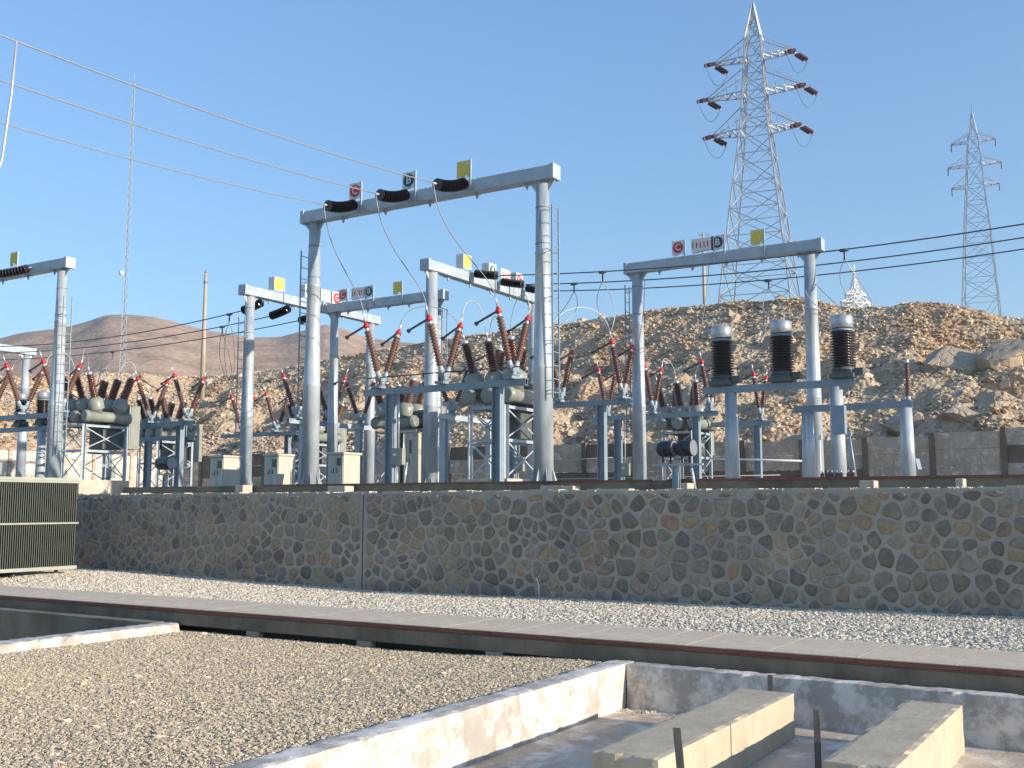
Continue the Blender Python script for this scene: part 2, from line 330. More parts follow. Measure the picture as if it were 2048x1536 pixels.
g = grid('stray_stones', 'gravelbase', lin(-13.4, -5.95, 20), lin(4, 11.9, 20), lambda u, v: zg(u, v)+.006); tag(g, kind='stuff'); scatter(g, M['peb1'], 7, .05, .11, 41, 2., 1, .22, .6)
g = grid('spilled_stones', 'slab', lin(-24, 1.5, 10), [13.15, 13.375], lambda u, v: .352); tag(g, kind='stuff'); scatter(g, M['peb2'], 26, .02, .06, 43, 1.5, 1, .22, .7)
struct(grid('yard_ground', 'gravelpale', lin(-75, 14, 30), lin(20.3, 48, 12), lambda u, v: 2.26))
# ------------------------------------------------------------------ stone retaining wall
WV, WT = 20.0, 2.285
def wall_top(u): return WT+.012*fr(u, 0, 7, 1.2)+.0
def build_wall():
    root = thing('stone_wall', 'long grey rubble stone retaining wall with pale mortar joints along the gravel', 'wall', (0, WV, 0))
    b = MB()
    JX = P(725, 1100, v=WV).x
    for a, c in ((-44, JX-.02), (JX+.02, 5)):
        xs = lin(a, c, int((c-a)/.25)+2); n = len(xs)
        vs = [(x, 0, -.6) for x in xs]+[(x, 0, wall_top(x)-.01) for x in xs]+[(x, .36, wall_top(x)+.0) for x in xs]+[(x, .36, -.6) for x in xs]
        fs = []
        for i in range(n-1):
            for k in range(3): fs.append((k*n+i, k*n+i+1, (k+1)*n+i+1, (k+1)*n+i))
        fs += [(0, n, 2*n, 3*n), (n-1, 4*n-1, 3*n-1, 2*n-1)]
        b.add(vs, fs)
    b.build('mortar_core', 'mortar', root)
    sb = MB(); bm = MB(); bm.box(JX-.018, JX+.018, .06, .3, -.5, WT-.03); bm.build('expansion_joint', 'paintdark', root)
    for (a, c, sd) in ((-37, JX-.07, 1), (JX+.07, 3, 2)):
        rnd = random.Random(sd); seeds = []; row = 0; z = .06
        while z < WT+.25:
            h = rnd.uniform(.24, .37); x = a-.5+rnd.uniform(0, .3)
            while x < c+.5:
                w = rnd.choice((rnd.uniform(.18, .3), rnd.uniform(.3, .55), rnd.uniform(.34, .46)))
                seeds.append((x+w/2+rnd.uniform(-.05, .05), z+rnd.uniform(-.13, .13))); x += w
                if rnd.random() < .26: seeds.append((x, z+h/2+rnd.uniform(-.04, .04)))
            z += h
        for (sx, sz) in seeds:
            if not (a-.05 < sx < c+.05 and -.15 < sz < WT+.05): continue
            poly = [(sx-.5, sz-.5), (sx+.5, sz-.5), (sx+.5, sz+.5), (sx-.5, sz+.5)]
            def clip(poly, nx, nz, d):
                out = []
                for i in range(len(poly)):
                    p, q = poly[i], poly[(i+1) % len(poly)]; dp = p[0]*nx+p[1]*nz-d; dq = q[0]*nx+q[1]*nz-d
                    if dp <= 0: out.append(p)
                    if (dp < 0) != (dq < 0) and dp != dq:
                        t = dp/(dp-dq); out.append((p[0]+(q[0]-p[0])*t, p[1]+(q[1]-p[1])*t))
                return out
            for (tx, tz) in seeds:
                dx, dz = tx-sx, tz-sz; L = hypot(dx, dz)
                if 1e-6 < L < 1.0: poly = clip(poly, dx/L, dz/L, ((sx+tx)/2*dx+(sz+tz)/2*dz)/L)
            for nx, nz, d in ((1, 0, c), (-1, 0, -a), (0, 1, WT-.035), (0, -1, .15)): poly = clip(poly, nx, nz, d)
            if len(poly) < 3: continue
            cxm = sum(p[0] for p in poly)/len(poly); czm = sum(p[1] for p in poly)/len(poly)
            gap = rnd.uniform(.018, .042)
            q = []
            for (x, z2) in poly:
                r = hypot(x-cxm, z2-czm) or 1e-6; k = max(.25, 1-gap/r*1.25); q.append((cxm+(x-cxm)*k, czm+(z2-czm)*k))
            area = abs(sum(q[i][0]*q[(i+1) % len(q)][1]-q[(i+1) % len(q)][0]*q[i][1] for i in range(len(q))))/2
            if area < .008: continue
            for _ in range(3):
                q = [pt for i in range(len(q)) for pt in ((q[i][0]*.75+q[(i+1) % len(q)][0]*.25, q[i][1]*.75+q[(i+1) % len(q)][1]*.25), (q[i][0]*.25+q[(i+1) % len(q)][0]*.75, q[i][1]*.25+q[(i+1) % len(q)][1]*.75))]
                if len(q) > 30: break
            q = [(x+.03*noise.noise(Vector((x*7, z2*7, 3))), z2+.03*noise.noise(Vector((x*7, z2*7, 8)))) for x, z2 in q]
            n = len(q); pr = rnd.uniform(.006, .032)
            vs = [(x, .02, z2) for x, z2 in q]+[(cxm+(x-cxm)*.95, -pr*.6, czm+(z2-czm)*.95) for x, z2 in q]+[(cxm+(x-cxm)*.7, -pr, czm+(z2-czm)*.7) for x, z2 in q]+[(cxm, -pr*1.1, czm)]
            fs = []
            for i in range(n):
                j = (i+1) % n; fs += [(i, j, n+j, n+i), (n+i, n+j, 2*n+j, 2*n+i), (2*n+i, 2*n+j, 3*n)]
            sb.add(vs, fs, 0, True)
    sb.build('stones', 'stone', root)
    cb = MB(); rnd = random.Random(5)         # ragged mortar lip along the crown
    x = -38.
    while x < 3:
        L = rnd.uniform(.15, .5); h = rnd.uniform(.0, .045); cb.box(x, x+L-.004, .015+rnd.uniform(0, .05), .33, wall_top(x)-.04, wall_top(x)+.008+h); x += L
    cb.build('crown', 'block', root)
    return root
build_wall()
g = grid('crown_chippings', 'gravelpale', lin(-36, 2, 40), [20.03, 20.33], lambda u, v: WT+.01); tag(g, kind='stuff')
scatter(g, M['peb2'], 110, .025, .075, 21, 1.5)
b = MB(); p = P(1078, 1195, v=19.93); b.tube([(p.x, 19.93, p.z-.08), (p.x-.01, 19.95, p.z+.25), (p.x-.09, 19.97, p.z+.42)], .014)
tag(b.build('drain_pipe', 'white'), 'thin pale pipe stub standing at the foot of the stone wall', 'pipe')
# ------------------------------------------------------------------ lower cable trench with cover slabs
TF, TB, TZ = 11.95, 13.4, .365
root = thing('cable_trench', 'long concrete cable trench with dark slots under its edge beam and red steel edge', 'trench', (0, TF, 0))
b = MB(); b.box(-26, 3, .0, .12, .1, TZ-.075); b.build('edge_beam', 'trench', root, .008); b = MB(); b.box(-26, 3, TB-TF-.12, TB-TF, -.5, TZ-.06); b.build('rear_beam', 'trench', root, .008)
pu = [P(505, 1290, v=TF).x, P(728, 1300, v=TF).x, P(988, 1310, v=TF).x]
d = (pu[2]-pu[0])/2; pu = [pu[0]-d, *pu, pu[2]+d, pu[2]+2*d, pu[2]+3*d, pu[0]-2*d, pu[0]-3*d, pu[2]+4*d]
for u in pu: MB().box(u-.13, u+.13, -.015, .1, -.6, .098).build('pier', 'conc', root, .006)
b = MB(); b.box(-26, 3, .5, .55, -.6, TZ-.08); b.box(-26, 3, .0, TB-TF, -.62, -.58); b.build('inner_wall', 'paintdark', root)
b = MB(); b.box(-26, 3, -.016, -.002, TZ-.044, TZ-.008); b.box(-26, 3, -.002, .06, TZ-.072, TZ-.052); b.build('steel_edge', 'rust', root)
x = -25.; proto = None; rnd = random.Random(4)
while x < 1.6:
    dz = rnd.uniform(-.0008, .0008); loc = (x, TF+rnd.uniform(.0, .008), TZ-.05+dz)
    if proto is None:
        b = MB(); b.box(.001, .4985, 0, TB-TF-.01, 0, .05); proto = tag(b.build('cover_slab', 'slab', None, .003, loc), 'pale concrete cover slab in the row lying on the long cable trench', 'slab', 'trench cover slabs')
    else:
        c = proto.copy(); COL.objects.link(c); c.location = loc; c.rotation_euler = (0, 0, 0)
    x += .5
def rough(x0, x1, y0, y1, z0, z1, name, m, parent, cell=.07, amp=.004, chip=.02, seed=0):
    """cast concrete block: slightly wavy faces, worn and chipped edges"""
    nx, ny, nz = [max(2, int((b_-a_)/cell)) for a_, b_ in ((x0, x1), (y0, y1), (z0, z1))]; b = MB(); idx = {}; vs = []
    def vid(i, j, k):
        if (i, j, k) not in idx:
            p = Vector((x0+(x1-x0)*i/nx, y0+(y1-y0)*j/ny, z0+(z1-z0)*k/nz)); c = Vector(((x0+x1)/2, (y0+y1)/2, (z0+z1)/2))
            e = (i in (0, nx))+(j in (0, ny))+(k in (0, nz)); q = p*3+Vector((seed, 0, 0))
            d = Vector([(1 if t == n_ else -1 if t == 0 else 0) for t, n_ in ((i, nx), (j, ny), (k, nz))])
            a = amp*noise.noise(q)+amp*.6*noise.noise(q*4)
            if e >= 2: a -= .004+chip*max(0, noise.noise(q*2.3+Vector((0, 7, 0)))-.12)*1.6+.004*abs(noise.noise(q*6))
            idx[(i, j, k)] = len(vs); vs.append(p+d*a)
        return idx[(i, j, k)]
    fs = []
    for k in (0, nz):
        for i in range(nx):
            for j in range(ny): f = (vid(i, j, k), vid(i+1, j, k), vid(i+1, j+1, k), vid(i, j+1, k)); fs.append(f if k else f[::-1])
    for j in (0, ny):
        for i in range(nx):
            for k in range(nz): f = (vid(i, j, k), vid(i+1, j, k), vid(i+1, j, k+1), vid(i, j, k+1)); fs.append(f[::-1] if j else f)
    for i in (0, nx):
        for j in range(ny):
            for k in range(nz): f = (vid(i, j, k), vid(i, j+1, k), vid(i, j+1, k+1), vid(i, j, k+1)); fs.append(f if i else f[::-1])
    return b.add(vs, fs).build(name, m, parent)
# ------------------------------------------------------------------ left pit
root = thing('oil_pit', 'shallow concrete-kerbed pit at left edge, dark inside, chalky sunlit kerb', 'pit')
rough(-13.86, -13.45, 2, 11.85, -.7, .15, 'side_kerb', 'pit', root, .08, .008, .04, 1)
b = MB(); b.box(-30, -13.87, 11.62, 11.86, -.7, .155); b.build('far_kerb', 'trench', root, .012)  # darker concrete here paints in the shade inside the pit
b = MB(); b.box(-30, -13.87, 2, 11.61, -.7, -.55); b.build('floor', 'pitfloor', root)
# ------------------------------------------------------------------ right pit with plinths
PF, PT = -.35, .15
root = thing('transformer_pit', 'large empty concrete pit with chalk-stained low walls, lower right', 'pit')
rough(-5.88, -5.6, 1.5, 11.86, -.8, PT, 'side_wall', 'pit', root, .06, .006, .035, 2)
rough(-5.59, 3, 11.6, 11.855, -.8, PT-.003, 'far_wall', 'pit', root, .07, .006, .03, 3)
pf = grid('pit_floor', 'pitfloor', lin(-5.6, 3, 40), lin(1.5, 11.6, 40), lambda u, v: PF+.008*fr(u, v, 2, 1.)); pf.parent = root
def plinth(u0, u1, v0, v1, label):
    root = thing('foundation_beam', label, 'concrete beam', ((u0+u1)/2, (v0+v1)/2, PF-.03), 0, 'foundation beams in the pit')
    rough((u0-u1)/2, (u1-u0)/2, (v0-v1)/2, (v1-v0)/2, 0, .1-PF+.03, 'block', 'plinth', root, .05, .003, .025, u0)
plinth(-3.99, -3.41, 7.62, 11.0, 'thick concrete beam on the pit floor, the left one of the pair')
plinth(-2.36, -1.84, 8.25, 11.22, 'thick concrete beam on the pit floor, the right one nearer the frame edge')
def strip(p, z0, lean, label, w=.055, rz=.2):
    b = MB(); h = p.z-z0; b.add([(x*w/2+lean[0]*t, y*.007+lean[1]*t, h*t) for t in (0, 1) for x, y in ((-1, -1), (1, -1), (1, 1), (-1, 1))], [(3, 2, 1, 0), (4, 5, 6, 7), (0, 1, 5, 4), (1, 2, 6, 5), (2, 3, 7, 6), (3, 0, 4, 7)])
    o = b.build('steel_strip', 'flat', None, .002, (p.x-lean[0], p.y-lean[1], z0)); o.rotation_euler = (0, 0, rz); tag(o, label, 'steel strip', 'steel strips standing in the pit')
strip(P(1356, 1455, v=7.0), PF, (-.07, .02), 'leaning steel strip upright beside the near end of left foundation beam')
strip(P(1633, 1420, v=9.2), PF, (0, 0), 'upright steel strip standing between the two foundation beams')
strip(P(1540, 1350, v=11.45), PF, (0, 0), 'short steel strip upright against the far pit wall')
b = MB(); rnd = random.Random(9)
for k in range(26):
    p = P(1290, 1425, z=PF); q = p+Vector((rnd.gauss(0, .1), rnd.gauss(0, .07), .01)); r = rnd.uniform(.008, .025); b.lathe(q-Vector((0, 0, r*.6)), q+Vector((0, 0, r*.6)), [(0, r), (r*.7, r*1.1), (r*1.3, r*.5)], 6)
tag(b.build('debris', 'block'), kind='stuff')
# ------------------------------------------------------------------ radiator bank
root = thing('transformer_radiator', 'grey-green transformer radiator bank of upright fins cut by left frame edge', 'radiator', (-25.2, 18.5, .3))
b = MB(); v = -.06
while v > -5.6: b.box(-.62, -.004, v-.011, v+.011, .1, 2.28); b.box(-.55, -.05, v-.031, v-.024, .16, 2.22); v -= .062
b.build('fins', 'radiator', root)
b = MB(); b.box(-.7, .03, -5.7, .03, 2.281, 2.34); b.box(-.66, .0, -5.7, .0, 2.34, 2.42); b.build('top_header', 'radframe', root, .01)
b = MB(); b.box(-.7, .03, -5.7, .03, .0, .095); b.build('bottom_header', 'radframe', root, .01)
b = MB(); b.box(.002, .03, -5.7, .02, 1.2, 1.245); b.build('stiffener_bar', 'radframe', root, .004)
for v in (-.35, -1.6, -3.2, -4.8): MB().cyl((-.33, v, -.32), (-.33, v, 0), .05, .05, 10).build('support_leg', 'radiator', root)
b = MB(); b.box(-3.2, -.95, -5.6, -1.2, -.2, 2.3); b.cyl((-.95, -1.8, 2.0), (-.66, -1.8, 2.3), .06); b.build('tank', 'radiator', root, .03)
# ================================================================== UPPER YARD
YZ = 2.27
# upper trench / kerb behind the wall
root = thing('upper_cable_trench', 'dark concrete cable trench on top of the stone wall with red edge', 'trench')
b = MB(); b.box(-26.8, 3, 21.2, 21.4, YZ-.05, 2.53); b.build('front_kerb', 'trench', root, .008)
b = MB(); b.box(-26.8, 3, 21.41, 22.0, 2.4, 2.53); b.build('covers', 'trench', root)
b = MB(); b.box(-9.2, 3, 21.175, 21.2, 2.5, 2.55); b.box(-21, -9.5, 21.175, 21.2, 2.51, 2.548); b.build('steel_edge', 'rust', root)
def block(x0, x1, y0, v, label, dep=.35):
    p = P(x0, y0, v=v); q = P(x1, y0, v=v)
    b = MB(); b.box(0, q.x-p.x, 0, dep, 0, p.z-YZ+.02); tag(b.build('footing_block', 'block', None, .015, (p.x, v, YZ-.02)), label, 'concrete block', 'pale concrete blocks on the wall')
block(1718, 1748, 961, 20.5, 'pale squared concrete block on wall top below the right gantry column')
block(1910, 1926, 957, 20.6, 'narrow pale concrete block on wall top near right frame edge')
block(1122, 1146, 972, 20.6, 'small pale block on wall top, right of the tall gantry column foot')
block(1080, 1112, 971, 20.75, 'pale block on wall top directly before the tall gantry column foot')
block(655, 690, 972, 20.7, 'low pale block on wall top before the cabinet by the tall left column')
block(1362, 1375, 966, 20.6, 'small lumpy pale block on wall top beside the double floodlight post')
block(470, 486, 970, 20.7, 'pale block on wall top below the slim sunlit gantry column')
# ------------------------------------------------------------------ gantries
def gantry(p0, p1, ztop, label, r0=.29, r1=.19, bh=.34, ladders=(), over=.32, signs=()):
    r0 *= .87; r1 *= .86
    p0, p1 = Vector((*p0, 0)), Vector((*p1, 0)); L = (p1-p0).length; rz = math.atan2(p1.y-p0.y, p1.x-p0.x)
    root = thing('gantry', label, 'gantry', (p0.x, p0.y, YZ), rz, 'galvanised portal gantries')
    H = ztop-YZ; zb_ = H-bh
    for x in (0, L):
        b = MB(); b.lathe((x, 0, .2), (x, 0, zb_-.02), [(0, r0), (H*.35, r0*.86+r1*.14), (H*.352, r0*.84+r1*.14+.012), (H*.36, r0*.84+r1*.14+.012), (H*.362, r0*.85+r1*.13), (H*.7, r1*1.12), (H*.702, r1*1.12+.012), (H*.71, r1*1.12+.012), (H*.712, r1*1.1), (zb_-.22, r1)], 20)
        c = b.build('column', 'galv', root)
        b = MB(); b.box(x-r0*1.6, x+r0*1.6, -r0*1.6, r0*1.6, .16, .2)
        for k in range(8):
            w = k*pi/4; b.add([(x+cos(w)*r*1.0+o*sin(w), sin(w)*r-o*cos(w), z) for o in (-.008, .008) for r, z in ((r0*.97, .2), (r0*1.5, .2), (r0*.97, .62))], [(0, 1, 2), (5, 4, 3), (0, 3, 4, 1), (1, 4, 5, 2)])
        for sx in (-1, 1):
            for sy in (-1, 1): b.cyl((x+sx*r0*1.35, sy*r0*1.35, .2), (x+sx*r0*1.35, sy*r0*1.35, .3), .025, n=6)
        b.build('base_plate', 'galv', c)
        b = MB(); b.box(x-r0*1.9, x+r0*1.9, -r0*1.9, r0*1.9, -.1, .158); b.build('footing', 'conc', c, .01)
        b = MB(); b.cyl((x, 0, zb_-.02), (x, 0, zb_-.003), r1*1.35, n=20)
        for k in (-1, 1): b.add([(x+k*r1*.95, -.008, zb_-.02), (x+k*(r1+.2), -.008, zb_-.02), (x+k*r1*.95, -.008, zb_-.3), (x+k*r1*.95, .008, zb_-.02), (x+k*(r1+.2), .008, zb_-.02), (x+k*r1*.95, .008, zb_-.3)], [(0, 1, 2), (5, 4, 3), (0, 3, 4, 1), (1, 4, 5, 2), (2, 5, 3, 0)])
        b.build('head_plate', 'galv', c)
    b = MB(); b.box(-over, L+over, -bh/2, bh/2, zb_, H); bm_ = b.build('beam', 'galvbeam', root, .018)
    for x0, x1 in ((-over-.1, -over+.03), (L+over-.03, L+over+.1)): MB().box(x0, x1, -bh/2-.02, bh/2+.02, zb_-.02, H+.02).build('end_cap', 'galvbeam', bm_, .01)
    for k in range(5):                           # stiffener collars with hanging lugs, bolts on top
        x = L*(k+.7)/5; b = MB(); b.box(x-.02, x+.02, -bh/2-.012, bh/2+.012, zb_-.012, H+.012); b.add([(x-.07, -.02, zb_-.012), (x+.07, -.02, zb_-.012), (x, -.02, zb_-.16), (x-.07, .02, zb_-.012), (x+.07, .02, zb_-.012), (x, .02, zb_-.16)], [(0, 1, 2), (5, 4, 3), (0, 3, 4, 1), (1, 4, 5, 2), (2, 5, 3, 0)]); b.build('collar', 'galvbeam', bm_)
    for k in range(3): MB().cyl((L*(k+1.2)/5, 0, H+.001), (L*(k+1.2)/5, 0, H+.13), .012, n=6).build('pin', 'galvbeam', bm_)
    for (side, x, z0, z1) in ladders:
        b = MB(); xx = x+side*(r1+.2)
        for y in (-.16, .16): b.bar((xx, y, z0), (xx, y, z1), .03)
        z = z0+.15
        while z < z1: b.bar((xx, -.16, z), (xx, .16, z), .018); z += .33
        z = z0+.2
        while z < z1: 
            for y in (-.16, .16): b.bar((xx, y, z), (x+side*r1*.8, y*.6, z), .03, .012)
            z += 1.15
        b.build('ladder', 'steelgrey', root)
        z = H*.42
        while z < zb_-.4:
            rr = r1+(r0-r1)*.35*(1-(z-H*.4)/(H*.6)); MB().cyl((x, 0, z), (x, 0, z+.02), rr+.012, n=20).build('clamp_band', 'steelgrey', root); z += .92
    return root
ZT = 10.41
G1 = gantry((-20.55, 22.5), (-13.0, 22.5), ZT, 'tallest-looking galvanised portal gantry spanning the middle just behind the stone wall', ladders=((-1, 0, 2.4, 7.0), (1, 7.55, 2.3, 7.1)))
G2 = gantry((-39.5, 22.5), (-32.05, 22.5), ZT, 'portal gantry cut by the left frame edge, one shaded beam end and column', ladders=((1, 7.45, 1.4, 6.8),))
G3 = gantry((-14.75, 31.8), (-9.0, 31.8), 10.0, 'portal gantry at right standing against the rubble hill, shaded beam with lettered signs', r0=.26, r1=.2, ladders=((-1, 0, 2., 7.0),))
G4 = gantry((-28.6, 27.9), (-28.6, 34.9), 10.02, 'portal gantry left of the tall one, its sunlit beam running away with dark strings below', r0=.27, r1=.2, ladders=((-1, 0, 2.2, 6.6),))
G5 = gantry((-20.4, 28.0), (-20.4, 34.6), 10.0, 'portal gantry seen through the tall one, sunlit beam running away behind its right column', r0=.28, r1=.22)
G6 = gantry((-28.0, 31.9), (-23.0, 31.9), 9.95, 'most distant shaded portal gantry between the two sunlit beams', r0=.25, r1=.18, ladders=((1, 5., 2.2, 7.0),))
G7 = gantry((-48.6, 25.5), (-48.6, 32.3), 9.85, 'far gantry at left edge behind the first column, only its sunlit beam tip showing', r0=.27, r1=.2)
# ------------------------------------------------------------------ phase signs
TXT = {k: textmesh(k, .3, 'letter_'+k) for k in 'ABC'}; TXT['E1'] = textmesh('E1', .22, 'plate_text')
for k, c in (('A', 'signyellow'), ('B', 'signwhite'), ('C', 'signwhite'), ('E1', 'signred')): TXT[k].materials.append(M[c])
def sign(kind, pos, rz, label, w=.42, h=.46, side=False, post=1):
    root = thing('phase_sign', label, 'sign', pos, rz, 'lettered phase signs on the gantry beams')
    b = MB(); b.box(-w/2, w/2, -.012, .003, .06, h+.06); b.build('plate', {'A': 'signyellow'}.get(kind, 'signwhite'), root, .003)
    b = MB()
    for x in ((w/2, -w/2) if post == 2 else (w/2,)): b.box(x-.005, x+.035, -.03, .012, -.36, h+.07)
    b.box(-w/2, w/2-.006, .004, .03, .08, .12); b.bar((-w/2+.05, -.0, .03), (w/2-.06, -.1, .06), .04, .02); b.build('bracket', 'galvbeam', root)
    if kind in 'ABC':
        b = MB(); b.cyl((0, -.012, h/2+.06), (0, -.018, h/2+.06), w*.43, n=28, sm=False); b.build('disc', {'A': 'yellow', 'B': 'teal', 'C': 'signred'}[kind], root)
        o = bpy.data.objects.new('letter', TXT[kind]); COL.objects.link(o); o.parent = root; o.location = (0, -.022, h/2+.06); o.rotation_euler = (R(90), 0, 0)
    elif kind == 'E1':
        o = bpy.data.objects.new('letter', TXT[kind]); COL.objects.link(o); o.parent = root; o.location = (0, -.016, h/2+.06); o.rotation_euler = (R(90), 0, 0)
    else:
        b = MB(); rnd = random.Random(3)
        for k in range(6):
            x = -w/2+.06+(w-.12)*k/5; b.box(x-.018, x+.018, -.017, -.012, h*.3+.06, h*.75+.06)
            if k % 2: b.box(x+.018, x+.05, -.017, -.012, h*(.3+.2*(k % 3))+.06, h*(.36+.2*(k % 3))+.06)
        b.build('lettering', 'signred', root)
    if side:
        b = MB(); b.box(-w/2-.012, -w/2, .0, .3, .06, h+.06); b.build('side_plate', 'signwhite', root)
def on_beam_u(x, y, v, zt): p = P(x, y, v=v); return (p.x, v-.185, zt)
for k, x, y in (('C', 719, 395), ('B', 826, 375), ('A', 935, 350)):
    sign(k, on_beam_u(x, y, 22.5, ZT), 0, {'C': 'red C disc on a white plate on the tall gantry beam', 'B': 'dark teal B disc on a white plate on the tall gantry beam', 'A': 'yellow A plate on the tall gantry beam'}[k])
p = P(38, 530, v=22.5); sign('A', (p.x, 22.3, ZT), 0, 'yellowish plate on the gantry beam cut by the left frame edge')
for k, x in (('C', 1361), ('B', 1440), ('A', 1519)):
    sign(k, on_beam_u(x, 515, 31.8, 10.0), 0, {'C': 'red C disc plate on right gantry beam against the sky', 'B': 'dark B disc plate on right gantry beam beside the red text plate', 'A': 'yellow plate on right gantry beam before the big pylon'}[k])
sign('T', on_beam_u(1409, 500, 31.8, 10.0), 0, 'wide plate with red lettering on right gantry beam', .75, .44)
for k, x in (('C', 692), ('B', 744), ('A', 801)):
    sign(k, on_beam_u(x, 590, 31.9, 9.95), 0, {'C': 'small red C plate on the most distant shaded beam', 'B': 'small dark B plate on the most distant shaded beam', 'A': 'small ochre plate on the most distant shaded beam'}[k])
sign('T', on_beam_u(723, 588, 31.9, 9.95), 0, 'small plate of red lettering on the most distant shaded beam', .7, .44)
def on_beam_v(x, y, u, zt): p = P(x, y, u=u); return (u+.185, p.y, zt)
for k, x, y in (('A', 551, 585), ('B', 612, 600), ('C', 666, 610)):
    sign(k, on_beam_v(x, y, -28.6, 10.02), R(90), {'C': 'bright red C plate near the far end of left sunlit beam', 'B': 'white plate with dark round letter on left sunlit beam behind the tall column', 'A': 'pale yellow sign box near the front end of left sunlit beam'}[k], .5, .5, True)
sign('E1', on_beam_v(644, 605, -28.6, 10.02), R(90), 'white plate reading E1 in red beside the tall left column', .5, .48, True)
for k, x, y in (('A', 925, 530), ('B', 976, 545), ('C', 1030, 560)):
    sign(k, on_beam_v(x, y, -20.4, 10.0), R(90), {'C': 'white plate with red round letter on middle sunlit beam', 'B': 'teal plate behind the dark string on middle sunlit beam', 'A': 'bright yellow plate near the front end of middle sunlit beam'}[k], .42, .5, True)
sign('T', on_beam_v(1002, 552, -20.4, 10.0), R(90), 'reddish text plate above the dark string on middle sunlit beam', .6, .46, False)
# ------------------------------------------------------------------ tension insulator strings and conductors
def sagline(a, c, sag, n=16):
    a, c = Vector(a), Vector(c); return [a.lerp(c, t)-Vector((0, 0, sag*4*t*(1-t))) for t in lin(0, 1, n)]
def string(a, c, label, mt='porcdark', n=13, r=.125, sag=.06, grp='dark tension insulator strings'):
    a, c = Vector(a), Vector(c); root = thing('insulator_string', label, 'insulator', a, 0, grp)
    d = c-a; b = MB(); pts = sagline((0, 0, 0), d, sag, n+3)
    for i in range(1, n+1):
        p, q = pts[i], pts[i+1]; L = (q-p).length; b.lathe(p, q, [(0, .04), (L*.3, .05), (L*.38, r*.8), (L*.5, r), (L*.58, r), (L*.62, r*.7), (L*.66, .045), (L, .04)], 16, sm=False)
    b.build('discs', mt, root)
    b = MB(); b.tube([pts[0], pts[1]+(pts[2]-pts[1])*.2], .025); b.tube([pts[-2]-(pts[-2]-pts[-3])*.3, pts[-1]], .03); b.build('fitting', 'alu', root)
    return root
def cable(pts, r, label, mt='cablelight', name='conductor', group=None):
    pts = [Vector(x) for x in pts]; o = pts[0]; b = MB(); b.tube([x-o for x in pts], r); return tag(b.build(name, mt, None, 0, o), label, 'cable', group)
def bez(a, c, h1, h2, n=18):
    a, c = Vector(a), Vector(c); p1 = a+Vector(h1); p2 = c+Vector(h2)
    return [a*(1-t)**3+p1*3*t*(1-t)**2+p2*3*t*t*(1-t)+c*t**3 for t in lin(0, 1, n)]
G1end = []
for u, xa, ya, xb, yb, nm, y0 in ((-18.85, 648, 409, 0, 245, 'lowest', 404), (-17.05, 752, 387, 0, 160, 'middle', 382), (-15.15, 867, 366, 0, 70, 'topmost', 362)):
    e = P(xa, ya, u=u); a = Vector((u, 22.32, ZT-.07)); G1end.append(e)
    pos = {'lowest': 'left', 'middle': 'middle', 'topmost': 'right'}[nm]
    string(a, e, f'black ribbed insulator string on the tall gantry beam, {pos} one of three', sag=.09, r=.155, n=11)
    w = P(xb, yb, u=u); v0 = 8.; k = (e.z-w.z)/((e.y-v0)**2-(w.y-v0)**2); c = e.z-k*(e.y-v0)**2
    cable([(u, v, c+k*(v-v0)**2) for v in lin(e.y, -5, 40)], .015, f'{nm} of the three pale overhead conductors rising to the left frame edge', 'cablegrey', group='overhead line conductors')
p = P(33, 82, u=-15.15); q = P(4, 318, v=p.y-.1)
cable([p, p.lerp(q, .5)+Vector((.05, 0, .1)), q, q+Vector((-.25, -.3, -1.6))], .019, 'pale jumper hanging from the topmost overhead conductor at left frame edge')
string(P(62, 540, v=22.3)+Vector((0, 0, .1)), P(-30, 550, u=-35.2), 'black insulator string on the beam cut by the left frame edge', r=.15)
# ------------------------------------------------------------------ disconnectors: V pair of leaning posts with red caps
def make_pole(mt):
    root = thing('disconnector', '', 'disconnector')
    b = MB(); b.box(-.14, .14, -.3, .3, 0, .07); b.cyl((0, 0, .07), (0, 0, .28), .1, .08, 10); b.box(-.09, .09, -.17, .17, .2, .33); b.build('base', 'steelgrey', root)
    for s in (-1, 1):
        a = Vector((0, s*.13, .3)); c = Vector((0, s*.74, 1.72)); d = (c-a).normalized(); L = (c-a).length
        b = MB(); b.cyl(a, a+d*.24, .085, .06, 10); b.build('socket', 'galvbeam', root)
        i0 = .22; b = MB(); b.lathe(a+d*i0, c, ribs(L-i0-.14, 13, .07, .108), 14); ins = b.build('insulator', mt, root)
        b = MB(); b.cyl(c-d*.16, c-d*.05, .055, .055, 10); b.build('neck', 'alu', ins)
        b = MB(); b.lathe(c-d*.06, c+d*.12, [(0, .05), (.02, .09), (.1, .085), (.13, .05), (.18, .045)], 12); b.build('cap', 'red', ins)
        b = MB(); e = c+Vector((-.62, s*.06, -.26)); b.bar(c+Vector((-.05, 0, 0)), e, .035, .05); b.bar(e, e+Vector((-.06, 0, -.045)), .07, .09); b.build('blade', 'rod', root)
        b = MB(); b.tube([c+d*.1, c+d*.42], .022); b.build('terminal', 'alu', root)
    return root
polered = make_pole('porcred'); poledark = make_pole('porc')
used = set(); TOPS = {}
def pole(key, proto, u, v, z, label, rz=0, grp='V-shaped disconnectors'):
    o = proto if proto.name not in used else None
    if o is None: o = dup(proto, (u, v, z), rz, label, grp)
    else: used.add(proto.name); o.location = (u, v, z); o.rotation_euler = (0, 0, rz); o['label'] = label; o['group'] = grp
    m = Matrix.Rotation(rz, 3, 'Z')
    TOPS[key] = [Vector((u, v, z))+m @ Vector((0, s*.85, 2.0)) for s in (-1, 1)]
